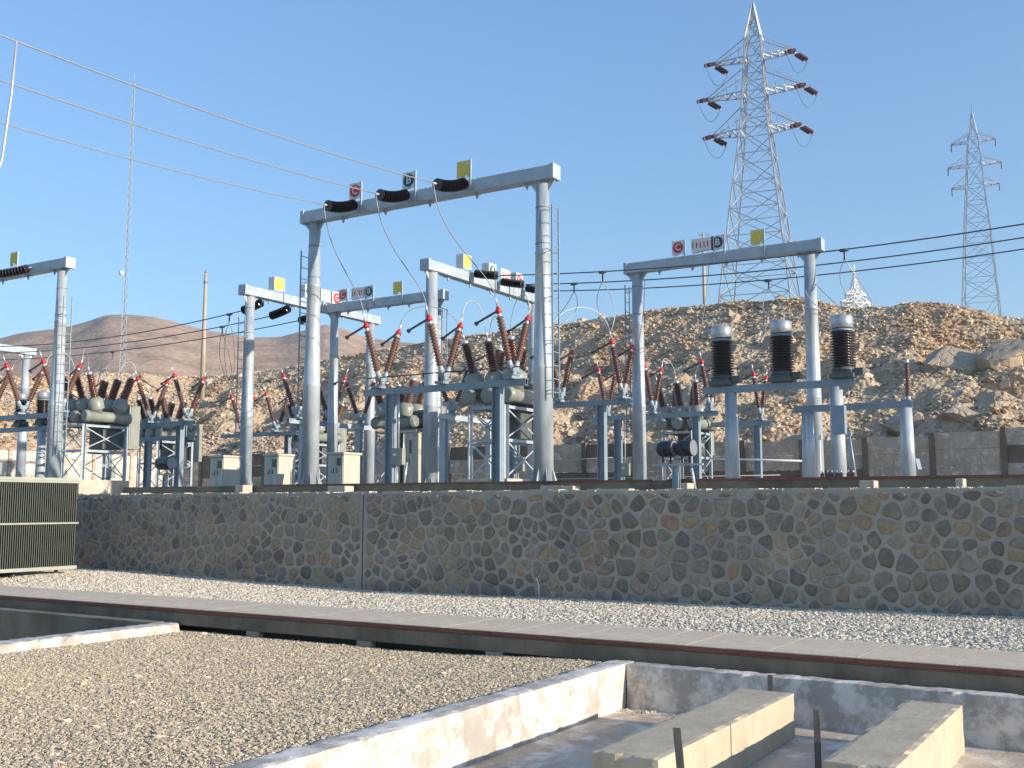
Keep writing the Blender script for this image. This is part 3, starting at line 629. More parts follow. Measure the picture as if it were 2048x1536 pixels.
# re-tag first-use by object, not by name clash
def stand(a, c, z, posts, label, typ='H', bh=.18, rz0=None, sz=.26, mt='steelgrey', cross=True):
    """beam from a to c (plan points) at height z on posts given as distances along it"""
    a, c = Vector((*a, 0)), Vector((*c, 0)); L = (c-a).length; rz = math.atan2(c.y-a.y, c.x-a.x)
    root = thing('support_frame', label, 'steel frame', (a.x, a.y, YZ), rz, 'steel frames carrying switchgear')
    b = MB(); b.box(0, L, -.09, -.078, z-YZ-bh, z-YZ); b.box(0, L, -.078, .09, z-YZ-.014, z-YZ); b.box(0, L, -.078, .09, z-YZ-bh, z-YZ-bh+.014); b.box(0, L, .03, .044, z-YZ-bh+.014, z-YZ-.014); b.build('beam', mt, root)
    for x in posts:
        b = MB(); h = z-YZ-bh-.003
        if typ == 'H': b.hsec(x, 0, .1, h, sz, sz*.85, .022)
        else: b.lathe((x, 0, .1), (x, 0, h), [(0, .2), (h-.1, .155)], 18)
        pst = b.build('post', 'galv' if typ != 'H' else mt, root)
        if typ == 'H' and x == posts[0] and len(posts) > 1:
            b = MB(); b.box(x+sz/2+.03, x+sz/2+.33, -.16, .1, .85, 1.32); dbx = b.build('drive_box', 'paint', root, .012)
            b = MB(); b.cyl((x+sz/2+.17, -.03, 1.322), (x+sz/2+.17, -.03, h-.02), .022, n=8); b.cyl((x+sz/2+.1, .02, .1), (x+sz/2+.1, .02, .848), .02, n=8); b.build('drive_pipe', 'alu', dbx)
            b = MB(); b.box(x+sz/2+.09, x+sz/2+.2, -.168, -.162, 1.1, 1.17); b.build('nameplate', 'white', dbx)
        b = MB(); b.box(x-.25, x+.25, -.25, .25, .06, .098); b.box(x-.35, x+.35, -.35, .35, -.1, .058); b.build('foot', 'conc', pst)
    if cross and len(posts) > 1:
        b = MB(); b.bar((posts[0]+sz/2+.002, 0, (z-YZ)*.47), (posts[1]-sz/2-.002, 0, (z-YZ)*.47), .04, .06); b.build('tie_bar', mt, root)
    return root
BZ = 5.31
stand((-19.75, 23.9), (-14.3, 23.9), BZ, (.95, 4.55), 'grey steel frame under the V disconnectors directly behind the tall gantry', cross=False)
b = MB(); b.tube([(-19.6, 23.75, 5.62), (-17, 23.75, 5.63), (-14.3, 23.75, 5.62)], .018); tag(b.build('operating_rod', 'rod'), 'thin dark operating rod running along the frame behind the tall gantry', 'rod')
for k, u in zip('abc', (-19.15, -16.95, -14.72)):
    pole('D1'+k, polered if k != 'c' else polered, u, 23.9, BZ, {'a': 'red-capped V disconnector behind the tall gantry, left one of three', 'b': 'red-capped V disconnector behind the tall gantry, middle one of three', 'c': 'red-capped V disconnector by the right column of the tall gantry'}[k])
stand((-20.0, 30.6), (-14.45, 30.6), 5.36, (1.1, 4.5), 'grey steel frame right of the tall right column, second row back', cross=False)
for k, u in zip('abc', (-19.3, -17.0, -14.75)):
    pole('D3'+k, poledark, u, 30.6, 5.36, {'a': 'V disconnector half hidden behind the red-capped one left of tall right column', 'b': 'V disconnector just right of the tall right column ladder', 'c': 'V disconnector left of the right gantry column, below a looping cable'}[k])
stand((-19.15, 37), (-14.0, 37), 5.43, (1.1, 4.3), 'long grey frame in back row passing behind the right gantry left column', cross=False)
for k, u in zip('abc', (-18.5, -16.55, -14.3)):
    pole('D2'+k, poledark, u, 37, 5.43, {'a': 'small V disconnector in the back row behind the second-row frame', 'b': 'small V disconnector in back row overlapping the right gantry left column', 'c': 'small V disconnector in back row beside the leftmost current transformer'}[k])
stand((-15.6, 40), (-13.0, 40), 5.24, (2.05,), 'farthest grey post and short beam between the two round current transformer posts')
pole('D5', poledark, -13.4, 40, 5.24, 'lone small V disconnector between the left and middle current transformers')
stand((-39.2, 29.2), (-32.8, 29.2), 5.33, (1.2, 5.6), 'grey steel frame right of the left breaker, before the orange rubble', cross=False)
for k, u in zip('abc', (-37.6, -35.35, -33.2)):
    pole('D6'+k, polered if k == 'b' else poledark, u, 29.2, 5.33, {'a': 'V disconnector mostly hidden behind the left breaker bushings', 'b': 'V disconnector immediately right of the left breaker', 'c': 'V disconnector with curled lead, rightmost on the frame right of the left breaker'}[k])
stand((-39.6, 23.9), (-33.4, 23.9), 5.32, (1.9, 5.6), 'grey steel frame behind the column at the left edge', cross=False)
for k, u in zip('abc', (-38.1, -36.0, -33.85)):
    pole('D7'+k, polered, u, 23.9, 5.32, {'a': 'red-capped V disconnector cut by the left frame edge', 'b': 'red-capped V disconnector left of the left-edge gantry column', 'c': 'red-capped V disconnector straddling the left-edge gantry column'}[k])
stand((-39.6, 37), (-34.6, 37), 5.44, (1.5, 4.4), 'small far grey frame between the slim sunlit column and tall left column', cross=False)
for k, u in zip('ab', (-38.2, -35.95)):
    pole('D8'+k, poledark, u, 37, 5.44, {'a': 'small far V disconnector behind the slim sunlit gantry column', 'b': 'small far V disconnector right of the slim sunlit gantry column'}[k])
stand((-28.5, 29.9), (-28.5, 34.8), 5.28, (.9, 4.2), 'sunlit frame running away behind the tall left column', mt='galvbeam', cross=False)
for k, v in zip('abc', (30.4, 32.3, 34.2)):
    pole('D9'+k, poledark, -28.5, v, 5.28, {'a': 'V disconnector hidden behind the tall left column, nearest on sunlit frame', 'b': 'V disconnector just right of the tall left column, middle of sunlit frame', 'c': 'V disconnector by the far post of the left sunlit frame'}[k], R(90))
stand((-22.0, 30.5), (-22.0, 34.4), 5.22, (.5, 3.5), 'sunlit frame running away beneath the middle of the tall gantry', mt='galvbeam', cross=False)
pole('D4a', poledark, -22.0, 31.5, 5.22, 'V disconnector on the sunlit frame beneath the middle of tall gantry', R(90))
# ------------------------------------------------------------------ circuit breakers
def make_breaker():
    root = thing('circuit_breaker', '', 'circuit breaker')
    fw, fd, H = .62, .95, 2.12
    b = MB()
    for sx in (-1, 1):
        for sy in (-1, 1): b.angle((sx*fw, sy*fd, 0), (sx*fw, sy*fd, H), .11, .014, (0, sy, 0))
    for z in (H-.06, 1.1):
        for sx in (-1, 1): b.bar((sx*fw, -fd+.06, z), (sx*fw, fd-.06, z), .02, .09)
        for sy in (-1, 1): b.bar((-fw+.06, sy*fd, z), (fw-.06, sy*fd, z), .02, .09)
    b.build('frame', 'galvbeam', root)
    b = MB()
    for z0, z1 in ((.08, 1.04), (1.18, H-.14)):
        for sx in (-1, 1):
            b.bar((sx*(fw+.012), -fd+.05, z0), (sx*(fw+.012), fd-.05, z1), .012, .042); b.bar((sx*(fw+.03), -fd+.05, z1), (sx*(fw+.03), fd-.05, z0), .012, .042)
        for sy in (-1, 1):
            b.bar((-fw+.05, sy*(fd+.012), z0), (fw-.05, sy*(fd+.012), z1), .012, .042); b.bar((-fw+.05, sy*(fd+.03), z1), (fw-.05, sy*(fd+.03), z0), .012, .042)
    b.build('cross_brace', 'galvbeam', root)
    for x in (-.68, 0, .68):
        b = MB(); b.lathe((x, -1.05, 2.42), (x, 1.05, 2.42), [(0, .17), (.03, .22), (.1, .215), (.11, .245), (.14, .245), (.15, .205), (1.95, .205), (1.96, .245), (1.99, .245), (2.0, .215), (2.07, .22), (2.1, .17)], 20)
        tk = b.build('tank', 'paint', root)
        for s in (-1, 1):
            a = Vector((x, s*.42, 2.5)); d = Vector((.12*x, s*.36, 1)).normalized()
            b = MB(); b.lathe(a, a+d*.7, [(0, .18), (.2, .2), (.22, .285), (.25, .29), (.58, .285), (.6, .25), (.7, .17)], 20); b.build('current_turret', 'paint', tk)
            b = MB(); b.lathe(a+d*.68, a+d*1.75, ribs(.92, 13, .1, .165), 14); bu = b.build('bushing', 'porc' if s < 0 else 'porcred', root)
            b = MB(); b.cyl(a+d*1.58, a+d*1.68, .1, .1, 12); b.cyl(a+d*1.68, a+d*1.9, .022, .022, 8); b.build('terminal', 'alu', bu)
    b = MB(); b.box(-.48, .48, 1.2, 1.72, 1.25, 3.0); cab = b.build('control_cabinet', 'paint', root, .02)
    b = MB(); b.box(-.4, .4, 1.72, 1.735, 1.32, 2.9); b.box(.482, .495, 1.27, 1.66, 1.35, 2.85); b.build('door', 'paint', cab, .004)
    b = MB(); b.bar((-.3, .97, 2.0), (-.3, 1.25, 2.0), .08); b.bar((.3, .97, 2.0), (.3, 1.25, 2.0), .08); b.build('cabinet_bracket', 'galvbeam', cab)
    b = MB(); b.box(-.42, .42, .05, .85, 1.2, 2.12); b.build('mechanism_box', 'paintdark', root, .015)
    b = MB(); b.tube([(.3, -.6, 2.2), (.32, -.65, 1.9), (.2, -.3, 1.75), (.25, .1, 1.8)], .02); b.tube([(-.3, -.6, 2.2), (-.3, -.5, 1.8), (.1, .0, 1.6)], .018)
    b.tube([(.5, 1.0, 0), (.5, 1.02, 1.3)], .03); b.build('pipework', 'rod', root)
    b = MB(); b.box(-.85, .85, -1.25, 1.35, -.75, -.003); b.build('plinth', 'block', root, .015)
    return root
BR = make_breaker(); BR.location = (-16.75, 26.75, 2.75); BR['label'] = 'grey circuit breaker left of the tall gantry right column, on braced frame'; BR['group'] = 'dead-tank circuit breakers'
for loc, rz, lb in (((-35.6, 26.75, 2.95), 0, 'grey circuit breaker on sunlit braced frame right of the left-edge column'),
                    ((-25.4, 33.2, 2.75), R(-90), 'grey circuit breaker seen sideways under the left end of tall gantry'),
                    ((-34.6, 38.2, 2.75), 0, 'far grey circuit breaker immediately right of the tall left column'),
                    ((-16.3, 39.6, 2.75), 0, 'far grey circuit breaker behind the right gantry left column'),
                    ((-38.9, 33., 2.75), 0, 'grey breaker mostly hidden behind the frame at the left edge')):
    dup(BR, loc, rz, lb)
# ------------------------------------------------------------------ current transformers
def make_ct():
    root = thing('current_transformer', '', 'current transformer')
    b = MB(); b.box(-.3, .3, -.27, .27, .02, .13); b.box(-.24, .24, -.22, .22, .13, .22); b.cyl((0, 0, .22), (0, 0, .3), .3, .26, 18); b.box(.26, .5, -.1, .1, .08, .26); b.build('base_tank', 'paintdark', root, .008)
    b = MB(); b.lathe((0, 0, .3), (0, 0, 1.2), ribs(.9, 13, .225, .315), 24); b.build('insulator', 'porcdark', root)
    b = MB(); b.cyl((0, 0, 1.202), (0, 0, 1.26), .27, .27, 20); b.cyl((0, 0, 1.26), (0, 0, 1.29), .2, .2, 20); b.build('collar', 'steelgrey', root)
    b = MB(); b.lathe((0, 0, 1.29), (0, 0, 1.66), [(0, .26), (.015, .275), (.29, .275), (.32, .25), (.335, .13), (.37, .05)], 24); b.build('head_can', 'canmetal', root)
    b = MB(); b.bar((0, .276, 1.42), (0, .4, 1.42), .05, .1); b.build('terminal', 'alu', root)
    return root
stand((-10.6, 27), (-6.6, 27), 5.14, (.75, 3.52), 'grey beam on two round posts carrying the three fat current transformers', 'R', cross=False)
CT = make_ct(); first = True
for (x, w) in ((1445, 'leftmost, beside the small disconnector'), (1565, 'middle, left of the right gantry column'), (1688, 'rightmost, right of the right gantry column')):
    p = P(x, 765, v=27); lb = 'fat dark current transformer with silver cap, '+w
    if first: CT.location = (p.x, 27, 5.14); CT['label'] = lb; CT['group'] = 'current transformers on the right'; first = False
    else: dup(CT, (p.x, 27, 5.14), 0, lb)
p = P(1678, 840, v=26.7); b = MB(); b.box(-.16, .16, -.1, .1, -.36, .36); o = b.build('junction_box', 'steelgrey', None, .01, (p.x, 26.72, p.z)); tag(o, 'grey junction box on the right round post', 'junction box')
stand((-42.2, 26.3), (-37.6, 26.3), 5.14, (.7, 3.9), 'grey beam behind the left-edge disconnectors carrying two silver-capped transformers', 'R', cross=False)
for x, w in ((43, 'small dark current transformer with silver cap at left frame edge'), (86, 'small dark current transformer just left of the left-edge column')):
    p = P(x, 800, v=26.3); dup(CT, (p.x, 26.3, 5.14), 0, w, 'current transformers at the left', .85)
# voltage-transformer frame and arrester
stand((-8.9, 29.5), (-5.75, 29.5), 4.75, (.35, 2.98), 'grey beam on round posts at far right below the current transformers', 'R', cross=False)
def arrester(p, h, label, mt='porcred', r=.075):
    root = thing('surge_arrester', label, 'surge arrester', p, 0, 'slim surge arresters')
    b = MB(); b.cyl((0, 0, 0), (0, 0, .12), .07, .06, 10); b.build('base', 'galvbeam', root)
    b = MB(); b.lathe((0, 0, .12), (0, 0, h), ribs(h-.22, 12, r*.66, r), 12); b.build('insulator', mt, root)
    b = MB(); b.cyl((0, 0, h-.1), (0, 0, h), r*.8, r*.7, 10); b.cyl((0, 0, h), (0, 0, h+.3), .01, .01, 6); b.build('cap', 'alu', root)
p = P(1803, 800, v=29.5); arrester((-5.85, 29.5, 4.76), 1.1, 'slim brown surge arrester on the beam end at far right')
p = P(1097, 790, v=28.9); arrester((p.x, 28.9, 5.2), 1.3, 'slim arrester behind the ladder right of the tall right column', 'porcdark', .09)
# lower arrester frame right of the left breaker
stand((P(262, 876, v=31).x, 31), (P(393, 870, v=31).x, 31), P(262, 876, v=31).z, (1.15,), 'low grey crossbeam on one post below the left V disconnectors', cross=False)
b = MB()
for x, y in ((273, 880), (322, 880), (372, 872)):
    p = P(x, y, v=30.9)
    root = thing('hanging_insulator', {273: 'small insulator hanging under the left end of the low crossbeam', 322: 'small insulator hanging mid-way under the low crossbeam', 372: 'small insulator hanging under the right end of the low crossbeam'}[x], 'insulator', p, 0, 'insulators under the low crossbeam')
    bb = MB(); bb.lathe((0, 0, -.42), (0, 0, -.05), ribs(.37, 5, .045, .075), 10); bb.build('insulator_body', 'porcdark', root)
    bb = MB(); bb.cyl((0, 0, -.05), (0, 0, 1.1), .035, .035, 8); bb.build('hanger', 'steelgrey', root)
# ------------------------------------------------------------------ marshalling cabinets
def cabinet(x0, x1, yt, v, w, dep, label):
    p = P(x0, yt, v=v); H = p.z-2.5
    root = thing('marshalling_cabinet', label, 'cabinet', (p.x, v, 2.5), 0, 'metal marshalling cabinets'); 
    b = MB(); b.box(0, w, 0, dep, 0, H-.07); b.build('body', 'cabinet', root, .012)
    b = MB(); b.box(-.04, w+.04, -.05, dep+.05, H-.068, H); b.build('roof', 'cabinet', root, .012)
    for a, c in ((.03, w/2-.008), (w/2+.008, w-.03)):
        b = MB(); b.box(a, c, -.016, -.001, .06, H-.12); d = b.build('door', 'cabinet', root, .004)
        b = MB(); b.box(c-.07 if a < .1 else a+.05, c-.05 if a < .1 else a+.07, -.03, -.016, H*.42, H*.55); b.build('handle', 'black', d)
    cx = w*.27; b = MB(); b.add([(cx-.07, -.019, H*.4), (cx+.07, -.019, H*.4), (cx, -.019, H*.4+.12)], [(0, 1, 2)]); b.build('warning_triangle', 'steelgrey', root)
    b = MB(); b.box(w*.5+.05, w-.08, -.02, -.0165, H*.62, H*.84); b.build('window', 'paintdark', root)
    b = MB(); b.box(.02, w-.02, .02, dep-.02, -.24, -.002); b.build('plinth', 'conc', root)
cabinet(421, 452, 911, 24.6, .62, .75, 'grey cabinet left of the slim sunlit gantry column')
cabinet(529, 560, 908, 24.6, .62, .75, 'grey cabinet between the slim column and the tall left column')
cabinet(656, 690, 905, 24.2, .62, .75, 'grey cabinet right of the tall left column')
cabinet(806, 822, 862, 31.2, .5, .6, 'small grey control cabinet under the middle left of the tall gantry')
# ------------------------------------------------------------------ floodlights
def lamp(root, x, z, l=.42, r=.19):
    b = MB(); a = Vector((x-l/2, 0, z)); c = Vector((x+l/2, -.03, z+.01)); b.lathe(a, c, [(0, r*.75), (.04, r*.92), (.1, r), (l-.02, r), (l, r*1.06)], 20); o = b.build('lamp_head', 'black', root)
    b = MB(); d = (c-a).normalized(); b.cyl(c+d*.002, c+d*.015, r*.96, r*.96, 20); b.build('lens', 'glass', o)
    b = MB(); b.bar((x, -r-.03, z), (x, -r-.03, z-.3), .04, .012); b.bar((x, r+.03, z), (x, r+.03, z-.3), .04, .012); b.bar((x, -r-.04, z-.3), (x, r+.04, z-.3), .04, .012); b.build('yoke', 'black', o)
p = P(1353, 968, v=21.05); zl = P(1345, 898, v=21.05).z
root = thing('floodlight', 'pair of black floodlight drums on a short galvanised post by the wall', 'floodlight', (p.x, 21.05, YZ), 0, 'floodlights on short posts')
lamp(root, -.21, zl-YZ, .36, .175); lamp(root, .22, zl-YZ, .36, .175)
b = MB(); b.hsec(0, 0, .02, zl-YZ-.36, .14, .12, .012); b.box(-.16, .16, -.12, .12, 0, .02); b.build('post', 'galv', root)
b = MB(); b.box(-.55, .6, -.04, .04, zl-YZ-.355, zl-YZ-.315); b.build('crossarm', 'galv', root)
b = MB(); b.tube([(.33, .0, zl-YZ-.36), (.36, .02, .35), (.42, .0, .03)], .035, 8); b.build('conduit', 'galv', root)
p = P(330, 965, v=22.2); zl = P(328, 927, v=22.2).z
root = thing('floodlight', 'single black floodlight on a low stand at left behind the wall', 'floodlight', (p.x, 22.2, YZ), 0, 'floodlights on short posts')
lamp(root, 0, zl-YZ, .62, .2)
b = MB(); b.hsec(0, 0, .0, zl-YZ-.36, .12, .1, .012); b.build('post', 'galv', root); b = MB(); b.box(-.35, .35, -.04, .04, zl-YZ-.355, zl-YZ-.315); b.build('crossarm', 'galv', root)
p = P(1811, 940, v=30); root = thing('small_floodlight', 'small grey box floodlight tilted on a stake before the right fence', 'floodlight', (p.x, 30, YZ))
b = MB(); b.bar((0, 0, .75), (.36, -.05, .82), .3, .3); b.build('lamp_box', 'steelgrey', root, .01); b = MB(); b.bar((.05, 0, 0), (.1, 0, .62), .05); b.build('stake', 'black', root)
# thin stands and conduits
t = P(1699, 870, v=22); root = thing('earthing_stand', 'thin two-legged galvanised stand near the right round post', 'stand', (t.x, 22, YZ))
b = MB(); b.cyl((0, 0, t.z-YZ-.0), (-.06, 0, .25), .02, n=8); b.cyl((0, 0, t.z-YZ-.0), (.1, 0, .25), .02, n=8); b.build('leg', 'galv', root); b = MB(); b.box(-.04, .04, -.04, .04, t.z-YZ-.02, t.z-YZ+.06); b.build('head', 'galv', root)
b = MB(); rnd = random.Random(8)
for k, x in enumerate((1645, 1656, 1664, 1674, 1682, 1697, 1707)):
    p = P(x, 954, v=21.3); root = thing('bolt_insulator', {0: 'leftmost', 1: 'second', 2: 'third', 3: 'fourth', 4: 'fifth', 5: 'sixth', 6: 'rightmost'}[k]+' small red-brown post insulator in the low row on the trench edge', 'insulator', (p.x, 21.3, 2.53), 0, 'small insulators on the trench edge')
    bb = MB(); bb.lathe((0, 0, 0), (0, 0, .13), ribs(.1, 2, .03, .05), 10); bb.build('insulator_body', 'porcred', root); bb = MB(); bb.cyl((0, 0, .1), (0, 0, .15), .02, n=8); bb.build('cap', 'alu', root)
a = P(1418, 917, v=38.2); c = P(1612, 922, v=38.2)
cable([a, c], .035, 'pale straight pipe rail running level behind the round posts', 'white', 'pipe_rail')
a = P(1110, 921, v=38); c = P(1225, 915, v=38); cable([a, c], .018, 'thin pale pipe along the fence right of tall column', 'cablelight', 'pipe_rail')
a = P(1110, 958, v=38); c = P(1560, 950, v=38); cable([a, c], .018, 'low thin pale pipe along the fence behind the floodlights', 'cablelight', 'pipe_rail')
# white marker posts
for x, y0, y1, v, lb in ((877, 895, 958, 28, 'white-topped thin marker post right of the middle gantry column'), (1639, 872, 890, 29, 'thin marker post with tiny white plate beside the right gantry column')):
    p = P(x, y0, v=v); root = thing('marker_post', lb, 'post', (p.x, v, YZ))
    b = MB(); b.cyl((0, 0, 0), (0, 0, p.z-YZ), .02, n=8); b.build('pole', 'white', root); b = MB(); b.box(-.06, .06, -.02, .02, p.z-YZ-.1, p.z-YZ+.02); b.build('tag_plate', 'white', root)
# surge-counter / earthing switch uprights near the left breaker bay: instrument post with tank
p = P(806, 965, v=25.5); root = thing('instrument_post', 'thin post with gauge pipes right of the left disconnector post', 'post', (p.x, 25.5, YZ))
b = MB(); b.hsec(0, 0, 0, 1.9, .14, .12, .012); b.build('upright', 'paintdark', root); b = MB(); b.cyl((.1, -.1, .2), (.22, -.1, 1.0), .03, n=8); b.cyl((.08, -.1, 1.0), (.08, -.1, 1.85), .02, n=8); b.build('pipe', 'alu', root)
p = P(845, 960, v=33); root = thing('gas_tank', 'grey horizontal tank on two slim legs beneath the tall gantry beam', 'tank', (p.x, 33, YZ))
b = MB(); z = P(845, 897, v=33).z-YZ; b.lathe((-.7, 0, z), (.5, 0, z), [(0, .08), (.06, .17), (.14, .2), (1.06, .2), (1.14, .17), (1.2, .08)], 18); b.build('shell', 'paint', root)
b = MB(); b.cyl((-.4, 0, 0), (-.4, 0, z-.18), .05, n=10); b.cyl((.25, 0, 0), (.2, 0, z-.18), .07, n=10); b.build('leg', 'alu', root)
# ------------------------------------------------------------------ concrete fences
def fence(pts, tops, label, mp, mpost, base=YZ-.05):
    root = thing('concrete_fence', label, 'fence', (*pts[0], base)); o = Vector((*pts[0], base)); rnd = random.Random(len(pts))
    for i in range(len(pts)-1):
        a = Vector((*pts[i], base))-o; c = Vector((*pts[i+1], base))-o; d = (c-a).normalized(); H = (tops[i]+tops[i+1])/2-base; n = 4
        for k in range(n):
            z0 = H*k/n+.008; z1 = H*(k+1)/n-.008; zz = (z0+z1)/2
            b = MB(); b.bar(a+d*.1+Vector((0, 0, zz)), c-d*.1+Vector((0, 0, zz)), .08+rnd.uniform(-.015, .02), z1-z0)
            mm = mp if rnd.random() < .62 else ('fencepost' if mp == 'panel' and rnd.random() < .6 else ('conc' if mp == 'panel' else 'panelsunlit'))
            b.build('panel', mm, root, .006)
        if i: pass
    for i, q in enumerate(pts):
        a = Vector((*q, base))-o; b = MB(); b.box(a.x-.11, a.x+.11, a.y-.11, a.y+.11, 0, tops[i]-base+.06); b.build('post', mpost, root, .01)
px = [345, 520, 640, 745, 845, 935, 1030, 1140, 1220]
us = [P(345, 900, v=44).x]
while us[-1] < 4: us.append(us[-1]+2.55)
tp = [interp([(-50, 4.9), (-30, 4.9), (-18, 4.75), (-12, 4.62), (-8, 4.72), (-4, 4.95), (4, 5.)], u) for u in us]
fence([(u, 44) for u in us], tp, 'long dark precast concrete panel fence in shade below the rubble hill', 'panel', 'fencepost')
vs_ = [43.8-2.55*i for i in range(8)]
fence([(us[0]-.3, v) for v in vs_], [4.85]*8, 'sunlit pale concrete panel fence at left running toward the viewer', 'panelsunlit', 'panel')
# ================================================================== HILLS
CRX = [(-300, 752), (0, 750), (100, 746), (250, 743), (330, 750), (440, 748), (520, 738), (600, 728), (660, 712), (720, 700), (800, 690), (870, 676), (940, 668), (1000, 660), (1080, 645), (1150, 640), (1220, 632), (1290, 618), (1400, 606), (1480, 600), (1560, 592), (1610, 588), (1650, 600), (1720, 611), (1790, 608), (1850, 598), (1920, 602), (1963, 614), (2048, 632), (2300, 650)]
def px_of(u, v):
    f_ = -sin(YAW)*u+cos(YAW)*v; r = cos(YAW)*u+sin(YAW)*v
    return CX+F*r/max(f_, 1)/cos(PITCH)*1.0 if f_ > 1 else -2000
def crest(u, v, D):
    x = px_of(u, v); y = interp(CRX, x); return P(x, y, D=D).z
def hillz(u, v):
    d = max(v-45.2, (-51.5-u)*.9) if not (v < 45 and u > -51.5) else 0
    if d <= 0: return 2.2
    D = hypot(u, v); k = d/24.
    zc = crest(u, v, D)                      # height that would just touch the skyline here
    if k < 1:
        zz = 2.3+(zc-2.3)*(.16*k+1.25*k*k*(1-k)+.84*k*k*k if False else (k**.85*.98))
        e = min(1, k*3)*min(1, (1-k)*3+.15)
        n1 = fr(u, v, 0, .16, 3); n2 = fr(u, v, 5, .55, 5, .7); led = (abs(noise.noise(Vector((u*.28+v*.12, v*.5, 2))))-.25)
        n0 = noise.noise(Vector((u*.085, v*.05, 4))); gul = max(0, .35-abs(noise.noise(Vector((u*.1+v*.06, v*.03, 9)))))
        return zz*1.0+e*(1.1*n1+.6*n2-1.9*max(0, led)+1.3*n0-2.6*gul*min(1, (1-k)*2))
    return 2+(zc-2)*(.985-.16*smooth((d-24)/12))+.22*fr(u, v, 5, .55, 4)*max(0, 1-(d-24)/10)
us = []; u = -92.
while u < 24: us.append(u); u += .42 if u > -62 else .7
vsl = []; v = 28.
while v < 84: vsl.append(v); v += .36 if 44 < v < 72 else .8
hill = struct(grid('rubble_hill', 'hill', us, vsl, hillz, smooth=False))
struct(grid('hill_plateau', 'hill', lin(-260, 60, 90), [83+i*5 for i in range(50)], lambda u, v: 2+(crest(u, v, hypot(u, v))-2)*.825-.3))
def cut(us, vs, f):
    b = MB(); idx = {}
    for i in range(len(us)-1):
        for j in range(len(vs)-1):
            uc, vc = (us[i]+us[i+1])/2, (vs[j]+vs[j+1])/2
            if f(uc, vc): b.add([(us[i], vs[j], hillz(us[i], vs[j])), (us[i+1], vs[j], hillz(us[i+1], vs[j])), (us[i+1], vs[j+1], hillz(us[i+1], vs[j+1])), (us[i], vs[j+1], hillz(us[i], vs[j+1]))], [(0, 1, 2, 3)])
    return b
def onslope(u, v):
    d = max(v-45.2, (-51.5-u)*.9); x = px_of(u, v); return 0 < d < 27 and -120 < x < 2150
eu = lin(-88, 12, 170); ev = lin(30, 74, 75)
def tone(u, v):
    x = px_of(u, v); d = max(v-45.2, (-51.5-u)*.9)
    n = fr(u, v, 11, .11, 4)
    if d > 15 and (1815 < x < 1975 or 1180 < x < 1310): n += .75
    if x < 160: n += .35
    if 480 < x < 1150 or 1690 < x < 1800: n -= .3
    return 'r' if n > .38 else ('g' if n < -.12 else 'm')
for k, mm, nm in (('m', 'rub', 'tan_rubble'), ('g', 'rubgrey', 'grey_rubble'), ('r', 'rubred', 'red_brown_rubble')):
    o = cut(eu, ev, lambda u, v: onslope(u, v) and tone(u, v) == k and fr(u, v, 20, .3, 3) < .34).build(nm, 'hill'); tag(o, kind='stuff'); scatter(o, M[mm], 34, .06, .3, 31, 2.4, 1, .22, .7)
    o = cut(eu, ev, lambda u, v: onslope(u, v) and tone(u, v) == k and noise.noise(Vector((u*.2, v*.24, 3))) > -.05).build(nm+'_rocks', 'hill'); tag(o, kind='stuff'); scatter(o, M[mm], .5, .28, .9, 37, 3.0, 1, .26, .75)
def boulder(x, y, v, sx, sy, sz, rot, label, seed):
    r_ = ray(x, y); t = 46/r_.y
    while EYE+r_.z*t > hillz(r_.x*t, r_.y*t) and r_.y*t < 72: t += .1/r_.y
    p = Vector((r_.x*t, r_.y*t, 0)); v = p.y; bm = bmesh.new(); rnd = random.Random(seed)
    for k in range(22):
        q = Vector((rnd.gauss(0, 1), rnd.gauss(0, 1), rnd.gauss(0, 1))).normalized(); q = Vector([math.copysign(abs(c)**.6, c) for c in q])*rnd.uniform(.85, 1.1)
        bm.verts.new((q.x*sx, q.y*sy, q.z*sz))
    h = bmesh.ops.convex_hull(bm, input=bm.verts); bmesh.ops.delete(bm, geom=list({g_ for g_ in h['geom_interior'] if isinstance(g_, bmesh.types.BMVert)}), context='VERTS')
    bmesh.ops.subdivide_edges(bm, edges=bm.edges, cuts=5, use_grid_fill=True)
    for w in bm.verts:
        c = w.co; w.co = c*(1+.05*noise.noise(c*1.6+Vector((seed, 0, 0)))+.035*noise.noise(c*4+Vector((seed, 5, 0)))+.02*noise.noise(c*9))
    me = bpy.data.meshes.new('boulder'); bm.to_mesh(me); bm.free(); me.materials.append(M['boulder'])
    o = bpy.data.objects.new('boulder', me); COL.objects.link(o); o.location = (p.x, v, hillz(p.x, v)-sz*.3); o.rotation_euler = rot; tag(o, label, 'boulder', 'large boulders in the rubble')
boulder(1905, 735, 53.5, 1.9, 1.2, 1.0, (.5, .25, .2), 'largest smooth pale slab of rock on the hill at far right', 1)
boulder(1920, 835, 48.2, 1.1, .7, .6, (.3, .2, .4), 'pale angular boulder just above the fence at far right', 5)
boulder(1815, 850, 47.6, 1.0, .7, .9, (.2, -.4, .1), 'tan upright boulder above the fence behind the rightmost round post', 9)
boulder(2010, 720, 55, 1.4, 1.0, 1.2, (.4, -.3, .6), 'pale boulder on the hill at the right frame edge', 13)
boulder(1265, 735, 51.5, 1.6, 1., .7, (.4, .35, .2), 'broad greenish-grey rock slab behind the second-row disconnectors', 17)
boulder(1560, 690, 56, 1.3, .9, 1.0, (.3, .1, .5), 'brown boulder behind the middle current transformer', 23)
